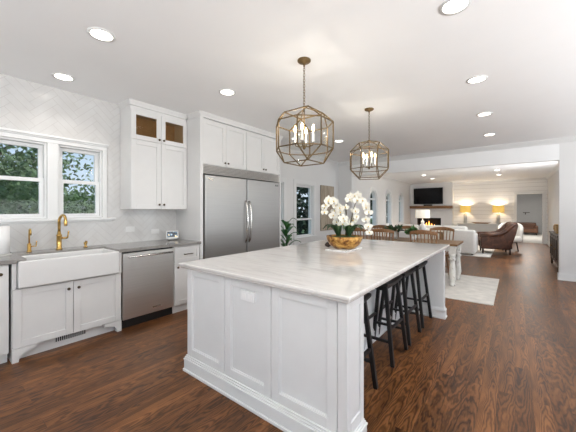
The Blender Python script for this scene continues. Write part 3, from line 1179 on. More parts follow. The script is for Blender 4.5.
def make_stool(loc, label):
    t = thing('bar_stool', (0, 0, 0), label, 'stool', 'black saddle stools at the island')
    # saddle seat, long axis along y
    m = MB()
    ny, nx = 14, 8
    L, Wd = .215, .125
    top, bot = [], []
    for i in range(ny + 1):
        y = -L + 2 * L * i / ny
        zz = ST - .022 + .022 * (y / L) ** 2
        rt, rb = [], []
        for j in range(nx + 1):
            x = -Wd + 2 * Wd * j / nx
            e = .006 * (abs(x) / Wd) ** 4
            rt.append(m._v((x, y, zz - e)))
            rb.append(m._v((x, y, zz - .035 + e)))
        top.append(rt); bot.append(rb)
    for i in range(ny):
        for j in range(nx):
            m.face([top[i][j], top[i][j + 1], top[i + 1][j + 1], top[i + 1][j]], True)
            m.face([bot[i][j], bot[i + 1][j], bot[i + 1][j + 1], bot[i][j + 1]], True)
    for i in range(ny):
        m.face([top[i][0], top[i + 1][0], bot[i + 1][0], bot[i][0]])
        m.face([top[i][nx], bot[i][nx], bot[i + 1][nx], top[i + 1][nx]])
    for j in range(nx):
        m.face([top[0][j], bot[0][j], bot[0][j + 1], top[0][j + 1]])
        m.face([top[ny][j], top[ny][j + 1], bot[ny][j + 1], bot[ny][j]])
    m.build('seat', 'black_paint', t, bevel=.004)
    tp, bt = (.085, .155), (.165, .20)

    def leg_at(sx, sy, z):
        k = 1 - z / (ST - .03)
        return (sx * (tp[0] + (bt[0] - tp[0]) * k), sy * (tp[1] + (bt[1] - tp[1]) * k), z)
    for sx in (-1, 1):
        for sy in (-1, 1):
            MB().tube([leg_at(sx, sy, 0.0), leg_at(sx, sy, ST - .035)], .022, 4).build('leg', 'black_paint', t, bevel=.002)
    for sy in (-1, 1):
        MB().tube([leg_at(-1, sy, .20), leg_at(1, sy, .20)], .015, 4).build('stretcher', 'black_paint', t)
    for sx in (-1, 1):
        MB().tube([leg_at(sx, -1, .30), leg_at(sx, 1, .30)], .015, 4).build('stretcher', 'black_paint', t)
    MB().box(-.08, .08, -.16, .16, ST - .085, ST - .04).build('apron', 'black_paint', t)
    t.location = loc
    return t


st0 = make_stool((-1.0, 1.955, 0), 'black wooden saddle stool nearest the camera beside the island corner post')
dup(st0, (-1.0, 2.74, 0), 'black wooden saddle stool second from the island corner post')
dup(st0, (-1.0, 3.25, 0), 'black wooden saddle stool third from the island corner post')
dup(st0, (-1.0, 3.79, 0), 'black wooden saddle stool next to the island end panel')

# ------------------------------------------------------------------ orchid on the island
OX, OY, CZ = -1.505, 2.945, .92
t = thing('serving_slab', (OX, OY, CZ), 'white marble slab under the gold bowl on the island', 'slab')
MB().box(OX - .125, OX + .125, OY - .20, OY + .20, CZ, CZ + .014).build('slab', 'marble_slab', t, bevel=.003)
t = thing('bowl', (OX, OY, CZ + .015), 'mottled gold bowl holding the white orchids', 'bowl')
BZ = CZ + .0145
prof = [(.0, 0), (.10, 0), (.115, .004), (.165, .04), (.192, .09), (.20, .135), (.194, .137), (.186, .09), (.158, .045), (.10, .012), (0, .012)]
MB().lathe(prof, (OX, OY, BZ), 36).build('shell', 'gilded_bowl', t)
MB().blob((OX, OY, BZ + .105), (.18, .18, .035), 3, .25, 6).build('moss_bed', 'moss', t, label='green moss filling')


def orchid(label, base, stems, leaves, seed):
    rnd = random.Random(seed)
    t = thing('orchid_plant', base, label, 'orchid', 'white orchids in the gold bowl')
    for (az, ln, wd) in leaves:
        m = MB()
        d = Vector((math.cos(az), math.sin(az), 0))
        s = Vector((-d.y, d.x, 0))
        rows = []
        for k in range(9):
            u = k / 8
            p = Vector(base) + d * ln * u + Vector((0, 0, .15 * math.sin(u * 2.3) - .03 * u))
            w = wd * 1.25 * math.sin(PI * min(1, .12 + u * .88)) ** .7
            rows.append([m._v(p - s * w + Vector((0, 0, .012))), m._v(p), m._v(p + s * w + Vector((0, 0, .012)))])
        for A, Bq in zip(rows, rows[1:]):
            for k in range(2):
                m.face([A[k], A[k + 1], Bq[k + 1], Bq[k]], True)
        m.build('leaf', 'orchid_leaf', t, solid=.003, recalc=False)
    RV, FV = Vector((.79, .61, 0)), Vector((-.61, .79, 0))
    for (ctrl, dep, f0, nf) in stems:
        cp = [Vector((OX, OY, BZ + .12)) + RV * u + FV * (dep * min(1, v * 4)) + Vector((0, 0, v)) for u, v in ctrl]
        cp = [cp[0] * 2 - cp[1]] + cp + [cp[-1] * 2 - cp[-2]]
        pts = []
        for q in range(1, len(cp) - 2):
            a0, a1, a2, a3 = cp[q - 1:q + 3]
            for k in range(6):
                w = k / 6
                pts.append(.5 * ((2 * a1) + (a2 - a0) * w + (2 * a0 - 5 * a1 + 4 * a2 - a3) * w * w + (3 * a1 - a0 - 3 * a2 + a3) * w ** 3))
        pts.append(cp[-2])
        st = MB().tube(pts, .0038, 6, r1=.002).build('stem', 'stem_green', t)
        for f in range(nf):
            u = f0 + (1 - f0) * f / max(1, nf - 1)
            p = pts[min(len(pts) - 1, int(u * (len(pts) - 1)))] + RV * rnd.uniform(-.022, .022) + FV * rnd.uniform(-.05, .01) + Vector((0, 0, rnd.uniform(-.025, .012)))
            nrm = (Vector((.5, -.75, .12)) + Vector((rnd.uniform(-.55, .55), rnd.uniform(-.55, .55), rnd.uniform(-.3, .3)))).normalized()
            up = Vector((0, 0, 1))
            a = up.cross(nrm).normalized()
            b = nrm.cross(a)
            R = rnd.uniform(.038, .052)
            m = MB()
            for (ang, l, w) in ((PI / 2, 1, .55), (PI / 2 + 2.2, .95, .5), (PI / 2 - 2.2, .95, .5), (.12, 1.08, .8), (PI - .12, 1.08, .8)):
                dd = a * math.cos(ang) + b * math.sin(ang)
                ss = nrm.cross(dd)
                c0 = m._v(p + nrm * .004)
                ring = [m._v(p + dd * R * l * q + ss * R * w * e + nrm * (.008 * q - .012 * e * e)) for q, e in ((.35, -.55), (.75, -.62), (1, -.2), (1, .2), (.75, .62), (.35, .55))]
                for k in range(5):
                    m.face([c0, ring[k], ring[k + 1]], True)
            fl = m.build('flower', 'petal', t, recalc=False)
            MB().blob(p + nrm * .010, (.008, .008, .009), 1).build('lip', 'petal_heart', fl)
    return t


orchid('white orchid with an arching spray reaching left over the bowl', (OX - .06, OY - .03, BZ + .12),
       [([(-.06, 0), (-.07, .2), (-.09, .36), (-.15, .43), (-.21, .37), (-.235, .30)], -.05, .52, 7), ([(-.04, 0), (-.04, .2), (-.05, .32), (-.09, .35), (-.11, .26), (-.08, .17)], .03, .5, 6)],
       [(math.radians(200), .17, .035), (math.radians(250), .16, .035), (math.radians(300), .15, .03), (math.radians(150), .16, .03)], 4)
orchid('white orchid with the tallest spray at the centre of the bowl', (OX + .01, OY + .05, BZ + .12),
       [([(.02, 0), (.03, .22), (.04, .38), (.08, .46), (.14, .47), (.18, .42)], .04, .55, 6), ([(.01, 0), (.02, .18), (.0, .31), (-.04, .33), (-.05, .22), (-.02, .15)], -.05, .52, 6)],
       [(math.radians(80), .16, .035), (math.radians(20), .17, .033), (math.radians(330), .15, .03)], 9)
orchid('white orchid with the spray drooping right past the bowl rim', (OX + .06, OY + .00, BZ + .12),
       [([(.05, 0), (.07, .2), (.12, .38), (.18, .41), (.22, .33), (.25, .2), (.285, .08)], -.03, .42, 8), ([(.06, 0), (.07, .14), (.10, .27), (.13, .31), (.11, .22), (.07, .17)], .0, .5, 5)],
       [(math.radians(40), .18, .034), (math.radians(350), .16, .032), (math.radians(270), .14, .03)], 14)
# dark knob of the little pot beside the bowl
t = thing('pine_cone', (OX - .235, OY + .05, CZ), 'dark brown cone lying behind the left bowl rim', 'cone')
m = MB().blob((OX - .25, OY + .07, CZ + .03), (.04, .03, .03), 2, .25, 9)
m.build('body', 'dark_wood', t)


# ------------------------------------------------------------------ pendants
def make_pendant(loc, rot, label):
    """lantern: octagon body with a smaller square ring above and below"""
    t = thing('pendant_lantern', (0, 0, CH), label, 'pendant light', 'brass lantern pendants')
    z_top, z_bot, r_top, r_bot = -.592, -.832, -.49, -.955
    R8, R4 = .268, .185
    MB().lathe([(.062, 0), (.062, -.012), (.05, -.022), (.02, -.03), (.008, -.045), (.008, -.06)], (0, 0, CH), 20).build('canopy', 'lantern_brass', t)
    m = MB()
    z0, z1 = -.05, r_top + .06
    nl = 15
    for k in range(nl):
        zc = z0 + (z1 - z0) * (k + .5) / nl
        hl = abs(z1 - z0) / nl * .68
        pts = []
        for q in range(10):
            a = 2 * PI * q / 10
            d = .009 * math.cos(a)
            pts.append((d if k % 2 else 0, 0 if k % 2 else d, CH + zc + hl * math.sin(a)))
        m.tube(pts, .0026, 5, closed=True)
    m.build('chain', 'lantern_brass', t)
    oct_ = [Vector((R8 * math.cos(rot + PI / 8 + k * PI / 4), R8 * math.sin(rot + PI / 8 + k * PI / 4), 0)) for k in range(8)]
    sq = [Vector((R4 * math.cos(rot + PI / 4 + k * PI / 2), R4 * math.sin(rot + PI / 4 + k * PI / 2), 0)) for k in range(4)]
    T = [v + Vector((0, 0, CH + z_top)) for v in oct_]
    Bo = [v + Vector((0, 0, CH + z_bot)) for v in oct_]
    ST_ = [v + Vector((0, 0, CH + r_top)) for v in sq]
    SB = [v + Vector((0, 0, CH + r_bot)) for v in sq]
    segs = []
    for k in range(8):
        segs += [(T[k], T[(k + 1) % 8]), (Bo[k], Bo[(k + 1) % 8]), (T[k], Bo[k])]
    for k in range(4):
        # square vertex k sits over the middle of the octagon face between vertices 2k and 2k+1
        i, j = 2 * k, 2 * k + 1
        segs += [(ST_[k], ST_[(k + 1) % 4]), (SB[k], SB[(k + 1) % 4]), (ST_[k], T[i]), (ST_[k], T[j]), (SB[k], Bo[i]), (SB[k], Bo[j])]
    m = MB()
    for a, b in segs:
        m.tube([a, b], .0064, 4)
    m.build('frame', 'lantern_brass', t)
    g = MB()
    for k in range(8):
        g.quad([T[k], T[(k + 1) % 8], Bo[(k + 1) % 8], Bo[k]])
    for k in range(4):
        i, j, n2 = 2 * k, 2 * k + 1, (2 * k + 2) % 8
        for (Sq, Oc) in ((ST_, T), (SB, Bo)):
            g.quad([Sq[k], Oc[i], Oc[j]])
            g.quad([Sq[k], Oc[j], Oc[n2], Sq[(k + 1) % 4]])
    g.build('glass', 'lantern_glass', t)
    # top hub and spokes, stem and arms
    m = MB()
    for s in ST_:
        m.tube([Vector((0, 0, CH + r_top + .055)), s], .0045, 6)
    m.lathe([(.014, .06), (.014, .05), (.006, .045)], (0, 0, CH + r_top), 10)
    m.build('spider', 'lantern_brass', t)
    MB().tube([(0, 0, CH + r_top + .05), (0, 0, CH + z_bot + .03)], .006, 8).lathe([(0, -.03), (.012, -.02), (.016, 0), (.006, .015)], (0, 0, CH + z_bot + .03), 12).build('stem', 'lantern_brass', t)
    for k in range(4):
        a = rot + PI / 8 + k * PI / 2
        d = Vector((math.cos(a), math.sin(a), 0))
        c0 = Vector((0, 0, CH + z_bot + .04))
        arm = MB().tube([c0, c0 + d * .04 + Vector((0, 0, -.015)), c0 + d * .08 + Vector((0, 0, .0)), c0 + d * .085 + Vector((0, 0, .03))], .005, 8).build('arm', 'lantern_brass', t)
        q = c0 + d * .085
        MB().lathe([(.02, .03), (.014, .034), (.011, .036), (.011, .12), (.008, .125)], q, 12).build('candle_sleeve', 'ceramic_white', arm)
        MB().lathe([(.006, .125), (.013, .145), (.012, .16), (.004, .185), (0, .19)], q, 10).build('bulb', 'bulb_glow', arm)
        l = add_light('candle_light', 'POINT', (q.x, q.y, q.z + .208 - CH), 1.5, (1, .93, .80), size=.01, parent=t)
    t.location = loc
    return t


make_pendant((-1.54, 2.21, CH), 0.0, 'brass and glass faceted lantern hanging nearest, above the front of the island')
make_pendant((-1.58, 3.83, CH), math.radians(22), 'brass and glass faceted lantern hanging above the far end of the island')

# ------------------------------------------------------------------ recessed lights


def make_downlight():
    t = thing('recessed_light', (0, 0, 0), 'x', 'ceiling light', 'recessed ceiling lights')
    MB().lathe([(.076, -.006), (.098, -.005), (.10, 0), (.076, 0), (.076, -.006)], (0, 0, 0), 28, cap=False).build('trim_ring', 'trim_white', t)
    MB().lathe([(0, -.004), (.076, -.004), (.076, -.001), (0, -.001)], (0, 0, 0), 28).build('lens', 'downlight_lens', t)
    return t


dl = make_downlight()
DLS = [(-2.58, .90, CH, 'recessed ceiling light in front of the sink, large at upper left'),
       (-3.71, .94, CH, 'recessed ceiling light close to the tiled window wall'),
       (-2.67, 2.25, CH, 'recessed ceiling light in front of the refrigerator cabinets'),
       (-.32, 2.25, CH, 'recessed ceiling light at the top photo edge, nearest on the right'),
       (-.32, 3.67, CH, 'recessed ceiling light second from the top edge in the right hand row'),
       (-.35, 5.06, CH, 'recessed ceiling light third from the top edge in the right hand row'),
       (-.37, 6.49, CH, 'recessed ceiling light just before the header in the right hand row'),
       (-2.79, 5.23, CH, 'recessed ceiling light seen between the two lanterns'),
       (-2.67, 11.6, LH, 'living room recessed light left of the television, nearer of two'),
       (-2.70, 13.15, LH, 'living room recessed light above the television, farther of two'),
       (-.46, 11.6, LH, 'living room recessed light nearer of the two above the armchair'),
       (-.47, 13.2, LH, 'living room recessed light farther of the two above the armchair')]
for i, (x, y, z, lab) in enumerate(DLS):
    o = dl if i == 0 else copy_tree(dl)
    o.location = (x, y, z)
    o['label'] = lab
    add_light('downlight', 'AREA', (0, 0, -.012), 1.2 if z == CH else 11, (1, .95, .88), size=.13, parent=o).data.spread = math.radians(120)
add_light('hall_fill_light', 'AREA', (.5, 18.5, 2.45), 75, (1, .95, .88), size=.6)  # unseen fill added to brighten the hall

# ------------------------------------------------------------------ barn wood art + plant
t = thing('wood_wall_panel', (WX, 7.0, .8), 'weathered barn wood panel hanging on the white wall by the window', 'wall art')
for k in range(4):
    a = 6.66 + k * .176
    B(WX + .005, WX + .035, a, a + .172, .80, 2.03).build('board', 'barn_wood', t, bevel=.003)
for z in (1.0, 1.85):
    B(WX, WX + .006, 6.70, 7.32, z - .03, z + .03).build('batten', 'barn_wood', t)

t = thing('potted_plant', (-3.72, 4.70, 0), 'green leafy potted plant between the refrigerator and the window', 'plant')
MB().lathe([(0, 0), (.13, 0), (.17, .34), (.18, .36), (.165, .36), (.16, .33), (0, .33)], (-3.72, 4.70, 0), 24).build('pot', 'ceramic_white', t)
MB().lathe([(0, .335), (.158, .335)], (-3.72, 4.70, 0), 20).build('soil', 'soot', t)
MB().tube([(-3.72, 4.70, .33), (-3.71, 4.71, .7), (-3.73, 4.70, .95)], .012, 8, r1=.007).build('stem', 'stem_green', t)
rnd = random.Random(3)
for k in range(17):
    az = k * 2.4
    zb = .44 + .036 * k
    ln = .34 - .008 * k
    d = Vector((math.cos(az), math.sin(az), 0))
    s = Vector((-d.y, d.x, 0))
    m = MB()
    rows = []
    for q in range(8):
        u = q / 7
        p = Vector((-3.72, 4.70, zb)) + d * ln * u + Vector((0, 0, .17 * math.sin(u * 2.3)))
        w = .05 * math.sin(PI * min(1, .04 + u * .96)) ** .8
        rows.append([m._v(p - s * w + Vector((0, 0, .012))), m._v(p), m._v(p + s * w + Vector((0, 0, .012)))])
    for A, Bq in zip(rows, rows[1:]):
        for j in range(2):
            m.face([A[j], A[j + 1], Bq[j + 1], Bq[j]], True)
    m.build('leaf', 'leaf_green', t, solid=.002, recalc=False)

# ------------------------------------------------------------------ dining
t = thing('dining_rug', (-1.8, 6.0, 0), 'faded white area rug under the dining table', 'rug')
B(-3.3, -.24, 5.03, 7.0, .0, .012).build('pile', 'rug_white', t, bevel=.003)
TX0, TX1, TY0, TY1, TZ = -2.95, -.79, 5.76, 6.55, .76
t = thing('dining_table', (-1.87, 6.15, 0.012), 'farmhouse dining table with brown top and chipped white turned legs', 'dining table')
B(TX0, TX1, TY0, TY1, TZ - .035, TZ).build('tabletop', 'table_wood', t, bevel=.004, label='brown wooden tabletop')
m = MB()
m.box(TX0 + .08, TX1 - .08, TY0 + .07, TY0 + .095, TZ - .13, TZ - .036).box(TX0 + .08, TX1 - .08, TY1 - .095, TY1 - .07, TZ - .13, TZ - .036)
m.box(TX0 + .07, TX0 + .095, TY0 + .08, TY1 - .08, TZ - .13, TZ - .036).box(TX1 - .095, TX1 - .07, TY0 + .08, TY1 - .08, TZ - .13, TZ - .036)
m.build('apron', 'chippy_white', t)
for x in (TX0 + .085, TX1 - .085):
    for y in (TY0 + .085, TY1 - .085):
        m = MB().box(x - .052, x + .052, y - .052, y + .052, .58, TZ - .036)
        m.lathe([(.034, .0125), (.046, .02), (.05, .05), (.034, .075), (.032, .09), (.053, .13), (.06, .18), (.052, .30), (.044, .40), (.040, .46), (.06, .48), (.06, .495), (.040, .51), (.05, .54), (.053, .58)], (x, y, 0), 16)
        m.build('leg', 'chippy_white', t, label='chipped white turned leg')


def make_chair(loc, rz, label):
    """spindle back chair facing +y (back at -y)"""
    t = thing('dining_chair', (0, 0, 0), label, 'chair', 'spindle back dining chairs')
    m = MB()
    n = 20
    top, bot = [], []
    for k in range(n):
        a = 2 * PI * k / n
        c, s = math.cos(a), math.sin(a)
        x = .23 * abs(c) ** .75 * (1 if c > 0 else -1)
        y = .21 * abs(s) ** .75 * (1 if s > 0 else -1)
        top.append(m._v((x, y, .46)))
        bot.append(m._v((x * .93, y * .93, .42)))
    m.face(top); m.face(bot[::-1])
    for k in range(n):
        m.face([top[k], bot[k], bot[(k + 1) % n], top[(k + 1) % n]], True)
    m.build('seat', 'chair_wood', t, bevel=.006)
    for sx in (-1, 1):
        for sy in (-1, 1):
            p0, p1 = Vector((sx * .15, sy * .14, .425)), Vector((sx * .21, sy * .20, 0))
            m = MB()
            pts = [p0.lerp(p1, k / 8) for k in range(9)]
            m.tube(pts, .019, 8, r1=.014)
            m.build('leg', 'chair_wood', t)
        MB().tube([(sx * .18, -.17, .19), (sx * .18, .17, .19)], .011, 8).build('stretcher', 'chair_wood', t)
    MB().tube([(-.18, 0, .19), (.18, 0, .19)], .011, 8).build('stretcher', 'chair_wood', t)
    # crest rail, curved back and dipping to its ends
    m = MB()
    rows = []
    for k in range(15):
        u = -1 + 2 * k / 14
        x = .235 * u
        y = -.27 + .045 * u * u
        z = .955 - .035 * abs(u) ** 2.5
        hh = .045 - .012 * abs(u)
        rows.append([m._v((x, y - .011, z - hh)), m._v((x, y - .011, z + hh * .7)), m._v((x, y + .011, z + hh * .7)), m._v((x, y + .011, z - hh))])
    for A, Bq in zip(rows, rows[1:]):
        for j in range(4):
            m.face([A[j], A[(j + 1) % 4], Bq[(j + 1) % 4], Bq[j]], True)
    m.face(rows[0]); m.face(rows[-1][::-1])
    m.build('crest_rail', 'chair_wood', t, bevel=.004)
    for sx in (-1, 1):
        MB().tube([(sx * .18, -.17, .45), (sx * .205, -.205, .68), (sx * .222, -.232, .93)], .015, 8, r1=.012).build('post', 'chair_wood', t)
    for k in range(6):
        u = (k - 2.5) / 3.4
        MB().tube([(u * .165, -.185, .45), (u * .185, -.215, .62), (u * .21, -.268 + .045 * u * u, .93)], .0095, 6).build('spindle', 'chair_wood', t)
    t.location = loc
    t.rotation_euler = (0, 0, rz)
    return t


RZ = .0165
ch = make_chair((-1.30, 5.83, RZ), 0, 'brown spindle back chair with its back to the kitchen at the right table end')
dup(ch, (-2.06, 5.83, RZ), 'brown spindle back chair with its back to the kitchen at the middle of the table', .03)
dup(ch, (-2.56, 5.83, RZ), 'brown spindle back chair with its back to the kitchen behind the orchid', -.04)
dup(ch, (-1.22, 6.62, RZ), 'brown spindle back chair on the far table side, nearest the sofa end', PI)
dup(ch, (-1.95, 6.62, RZ), 'brown spindle back chair on the far table side, middle', PI)
dup(ch, (-2.52, 6.62, RZ), 'brown spindle back chair on the far table side, left', PI + .05)

# centrepieces on the dining table


def leafy(name, c, r, n, parent, mat, size=.07, seed=2):
    rnd = random.Random(seed)
    m = MB()
    for _ in range(n):
        d = Vector((rnd.gauss(0, 1), rnd.gauss(0, 1), abs(rnd.gauss(0, 1)) * .9)).normalized()
        p = Vector(c) + Vector((d.x * r[0], d.y * r[1], d.z * r[2])) * rnd.uniform(.5, 1)
        u = (d + Vector((rnd.uniform(-.5, .5), rnd.uniform(-.5, .5), rnd.uniform(-.5, .5)))).normalized() * size
        w = u.cross(Vector((rnd.uniform(-1, 1), rnd.uniform(-1, 1), rnd.uniform(-1, 1)))).normalized() * size * .4
        m.quad([p - u * .5, p + w, p + u, p - w])
    return m.build(name, mat, parent, recalc=False)


t = thing('potted_herb', (-1.62, 6.15, TZ), 'bushy green plant in a white pot on the dining table', 'plant')
MB().lathe([(0, 0), (.055, 0), (.075, .11), (.066, .11), (.06, .09), (0, .09)], (-1.62, 6.15, TZ), 18).build('pot', 'ceramic_white', t)
leafy('foliage', (-1.62, 6.15, TZ + .12), (.12, .10, .13), 130, t, 'leaf_green', .07, 5)
t = thing('dark_arrangement', (-1.98, 6.15, TZ), 'dark leafy twig arrangement in a low vase on the dining table', 'plant')
MB().lathe([(0, 0), (.045, 0), (.06, .06), (.035, .12), (.042, .15), (.034, .15), (.03, .12), (0, .1)], (-1.98, 6.15, TZ), 18).build('vase', 'ceramic_grey', t)
leafy('foliage', (-1.98, 6.15, TZ + .17), (.2, .10, .11), 70, t, 'orchid_leaf', .07, 6)
t = thing('storage_box', (-2.02, 6.62, .472), 'white box on the seat of the middle far side chair', 'box')
B(-2.03, -1.80, 6.575, 6.75, .478, .89).build('carton', 'paper', t, bevel=.01)

# ------------------------------------------------------------------ living room
t = thing('living_rug', (-1.9, 11.4, 0), 'pale living room rug between sofa and armchair', 'rug')
B(-3.4, -.55, 10.05, 13.2, 0, .012).build('pile', 'rug_white', t, bevel=.003)

t = thing('sofa', (-2.1, 10.55, .012), 'white slipcovered sofa with its back to the dining table', 'sofa')
sx0, sx1 = -3.45, -.93
B(sx0 + .1, sx1 - .1, 10.25, 11.0, .06, .42).build('base', 'sofa_white', t, bevel=.02)
B(sx0, sx1, 10.12, 10.36, .05, .76).build('back', 'sofa_white', t, bevel=.05, seg=4)
for (a, b) in ((sx0, sx0 + .22), (sx1 - .22, sx1)):
    B(a, b, 10.14, 11.05, .05, .62).build('arm', 'sofa_white', t, bevel=.05, seg=4)
for k in range(3):
    a = sx0 + .23 + k * .695
    B(a, a + .68, 10.36, 11.05, .43, .58).build('seat_cushion', 'sofa_white', t, bevel=.04, seg=3)
    B(a, a + .68, 10.30, 10.52, .56, .86).build('back_cushion', 'sofa_white', t, bevel=.07, seg=4)
for (x, y) in ((sx0 + .08, 10.2), (sx1 - .08, 10.2), (sx0 + .08, 10.98), (sx1 - .08, 10.98)):
    MB().lathe([(.02, 0.012), (.028, .055)], (x, y, 0), 10).build('foot', 'dark_wood', t)

t = thing('sofa_table', (-2.3, 9.72, 0), 'narrow wooden table standing behind the white sofa', 'table')
B(-3.1, -1.7, 9.55, 9.9, .665, .70).build('tabletop', 'table_wood', t, bevel=.004)
for x in (-3.05, -1.75):
    for y in (9.6, 9.85):
        B(x - .025, x + .025, y - .025, y + .025, 0, .665).build('leg', 'table_wood', t)


def table_lamp(name, loc, label, base_prof, base_mat, shade_mat, zs0, zs1, r0, r1, power, col):
    t = thing(name, loc, label, 'lamp', 'table lamps')
    x, y, z = loc
    MB().lathe(base_prof, loc, 20).build('base', base_mat, t)
    MB().tube([(x, y, z + base_prof[-1][1] - .01), (x, y, z + zs1 - .03)], .006, 8).build('stem', 'brass', t)
    MB().lathe([(r0, zs0), (r1, zs1), (r1 - .004, zs1), (r0 - .004, zs0), (r0, zs0)], loc, 32, cap=False).build('lamp_shade', shade_mat, t)
    MB().blob((x, y, z + (zs0 + zs1) / 2), .028, 2).build('bulb', 'bulb_glow', t)
    add_light('lamp_light', 'POINT', (0, 0, (zs0 + zs1) / 2 + .075), power, col, size=.035, parent=t)
    return t


table_lamp('table_lamp', (-2.27, 9.72, .70), 'white gourd table lamp with a white drum shade before the fireplace',
           [(0, 0), (.09, 0), (.10, .03), (.105, .12), (.085, .20), (.04, .24), (.055, .28), (.045, .32), (.015, .34), (.012, .40)], 'ceramic_white', 'linen_shade_white', .41, .67, .205, .20, 7, (1, .88, .72))
YB = [(0, 0), (.068, 0), (.068, .44), (.02, .45), (.015, .50)]
table_lamp('table_lamp', (-1.77, 15.28, .76), 'lit yellow shaded lamp on the console nearest the fireplace', YB, 'ceramic_grey', 'lit_yellow_shade', .50, .79, .21, .20, 12, (1, .89, .74))
table_lamp('table_lamp', (-.56, 15.28, .76), 'lit yellow shaded lamp on the console nearest the hall doorway', YB, 'ceramic_grey', 'lit_yellow_shade', .50, .79, .21, .20, 12, (1, .89, .74))

t = thing('console_cabinet', (-1.1, 15.28, 0), 'long pale grey console cabinet below the yellow lamps', 'console')
B(-2.03, -.15, 15.08, 15.47, .10, .73).build('body', 'console_grey', t, bevel=.003)
B(-2.06, -.12, 15.05, 15.475, .73, .76).build('top', 'console_grey', t, bevel=.004)
for k in range(4):
    a = -2.02 + k * .465
    M = face_ny(a, 15.08, .13)
    d = shaker(M, .455, .57, .018, .05).build('door', 'console_grey', t)
for x in (-1.97, -.21):
    for y in (15.12, 15.43):
        B(x - .03, x + .03, y - .03, y + .03, 0, .10).build('leg', 'console_grey', t)
t = thing('dough_bowl', (-1.17, 15.25, .76), 'long dark wooden tray bowl between the two yellow lamps', 'tray')
m = MB().lathe([(0, .002), (.22, .002), (.36, .055), (.34, .055), (.2, .02), (0, .02)], (0, 0, 0), 24)
for v in m.bm.verts:
    v.co = Vector((v.co.x * 1.05 - 1.17, v.co.y * .35 + 15.25, v.co.z + .76))
m.build('bowl', 'mantel_wood', t)

# chimney breast, fireplace, mantel, tv
BX0, BX1, BY = WX + .002, -2.27, 15.22
m = MB()
m.exact = True
fx0, fx1, fz0, fz1 = -3.80, -2.75, .30, .98
m.box(BX0, fx0, BY, FY, 0, LH).box(fx1, BX1, BY, FY, 0, LH).box(fx0, fx1, BY, FY, 0, fz0).box(fx0, fx1, BY, FY, fz1, LH)
struct(m.build('wall_chimney', 'wall_paint'))
t = thing('fireplace', ((fx0 + fx1) / 2, BY, fz0), 'black open fireplace with burning logs below the wooden mantel', 'fireplace')
m = MB().box(fx0 + .002, fx1 - .002, FY - .03, FY - .005, fz0, fz1).box(fx0 + .002, fx0 + .02, BY, FY - .03, fz0, fz1).box(fx1 - .02, fx1 - .002, BY, FY - .03, fz0, fz1).box(fx0 + .02, fx1 - .02, BY, FY - .03, fz0 + .001, fz0 + .02).box(fx0 + .02, fx1 - .02, BY, FY - .03, fz1 - .02, fz1 - .001)
m.build('firebox', 'soot', t)
m = MB()
m.box(fx0 - .13, fx0 - .002, BY - .02, BY - .001, .16, fz1 + .12).box(fx1 + .002, fx1 + .13, BY - .02, BY - .001, .16, fz1 + .12).box(fx0 - .002, fx1 + .002, BY - .02, BY - .001, fz1 + .002, fz1 + .12)
m.box(fx0 - .20, fx1 + .20, BY - .035, BY - .001, fz1 + .12, fz1 + .15)
m.build('surround', 'trim_white', t, bevel=.004)
for k, (x0, z0, x1, z1) in enumerate(((-3.55, .36, -3.0, .37), (-3.5, .43, -3.05, .46), (-3.45, .36, -3.15, .52))):
    MB().tube([(x0, BY + .10 + .05 * (k % 2), z0), (x1, BY + .13, z1)], .045, 8).build('log', 'log_wood', t)
for (x, h, w) in ((-3.42, .34, .06), (-3.30, .42, .07), (-3.18, .30, .06), (-3.06, .26, .05), (-3.55, .20, .05)):
    m = MB().lathe([(0, 0), (w, .05), (w * .9, h * .3), (w * .45, h * .65), (0, h)], (x, BY + .15, .42), 10)
    m.build('flame', 'flame', t)
t = thing('mantel_shelf', (-3.19, 15.1, 1.43), 'thick rustic wooden mantel beam below the television', 'mantel')
B(BX0 + .02, BX1 + .02, 15.0, BY - .0, 1.43, 1.56).build('beam', 'mantel_wood', t, bevel=.006)
t = thing('television', (-3.30, 15.18, 1.63), 'large black wall mounted television above the mantel', 'television')
B(-3.95, -2.66, 15.14, 15.19, 1.645, 2.42).build('case', 'black_plastic', t, bevel=.004)
B(-3.94, -2.67, 15.137, 15.1405, 1.66, 2.41).build('screen', 'tv_screen', t)
B(-3.5, -3.1, 15.19, BY, 1.85, 2.2).build('wall_mount', 'black_plastic', t)
t = thing('sound_bar', (-3.28, 15.1, 1.56), 'small black speaker bar on the mantel under the television', 'speaker')
B(-3.48, -3.10, 15.05, 15.13, 1.56, 1.625).build('case', 'black_plastic', t, bevel=.01)


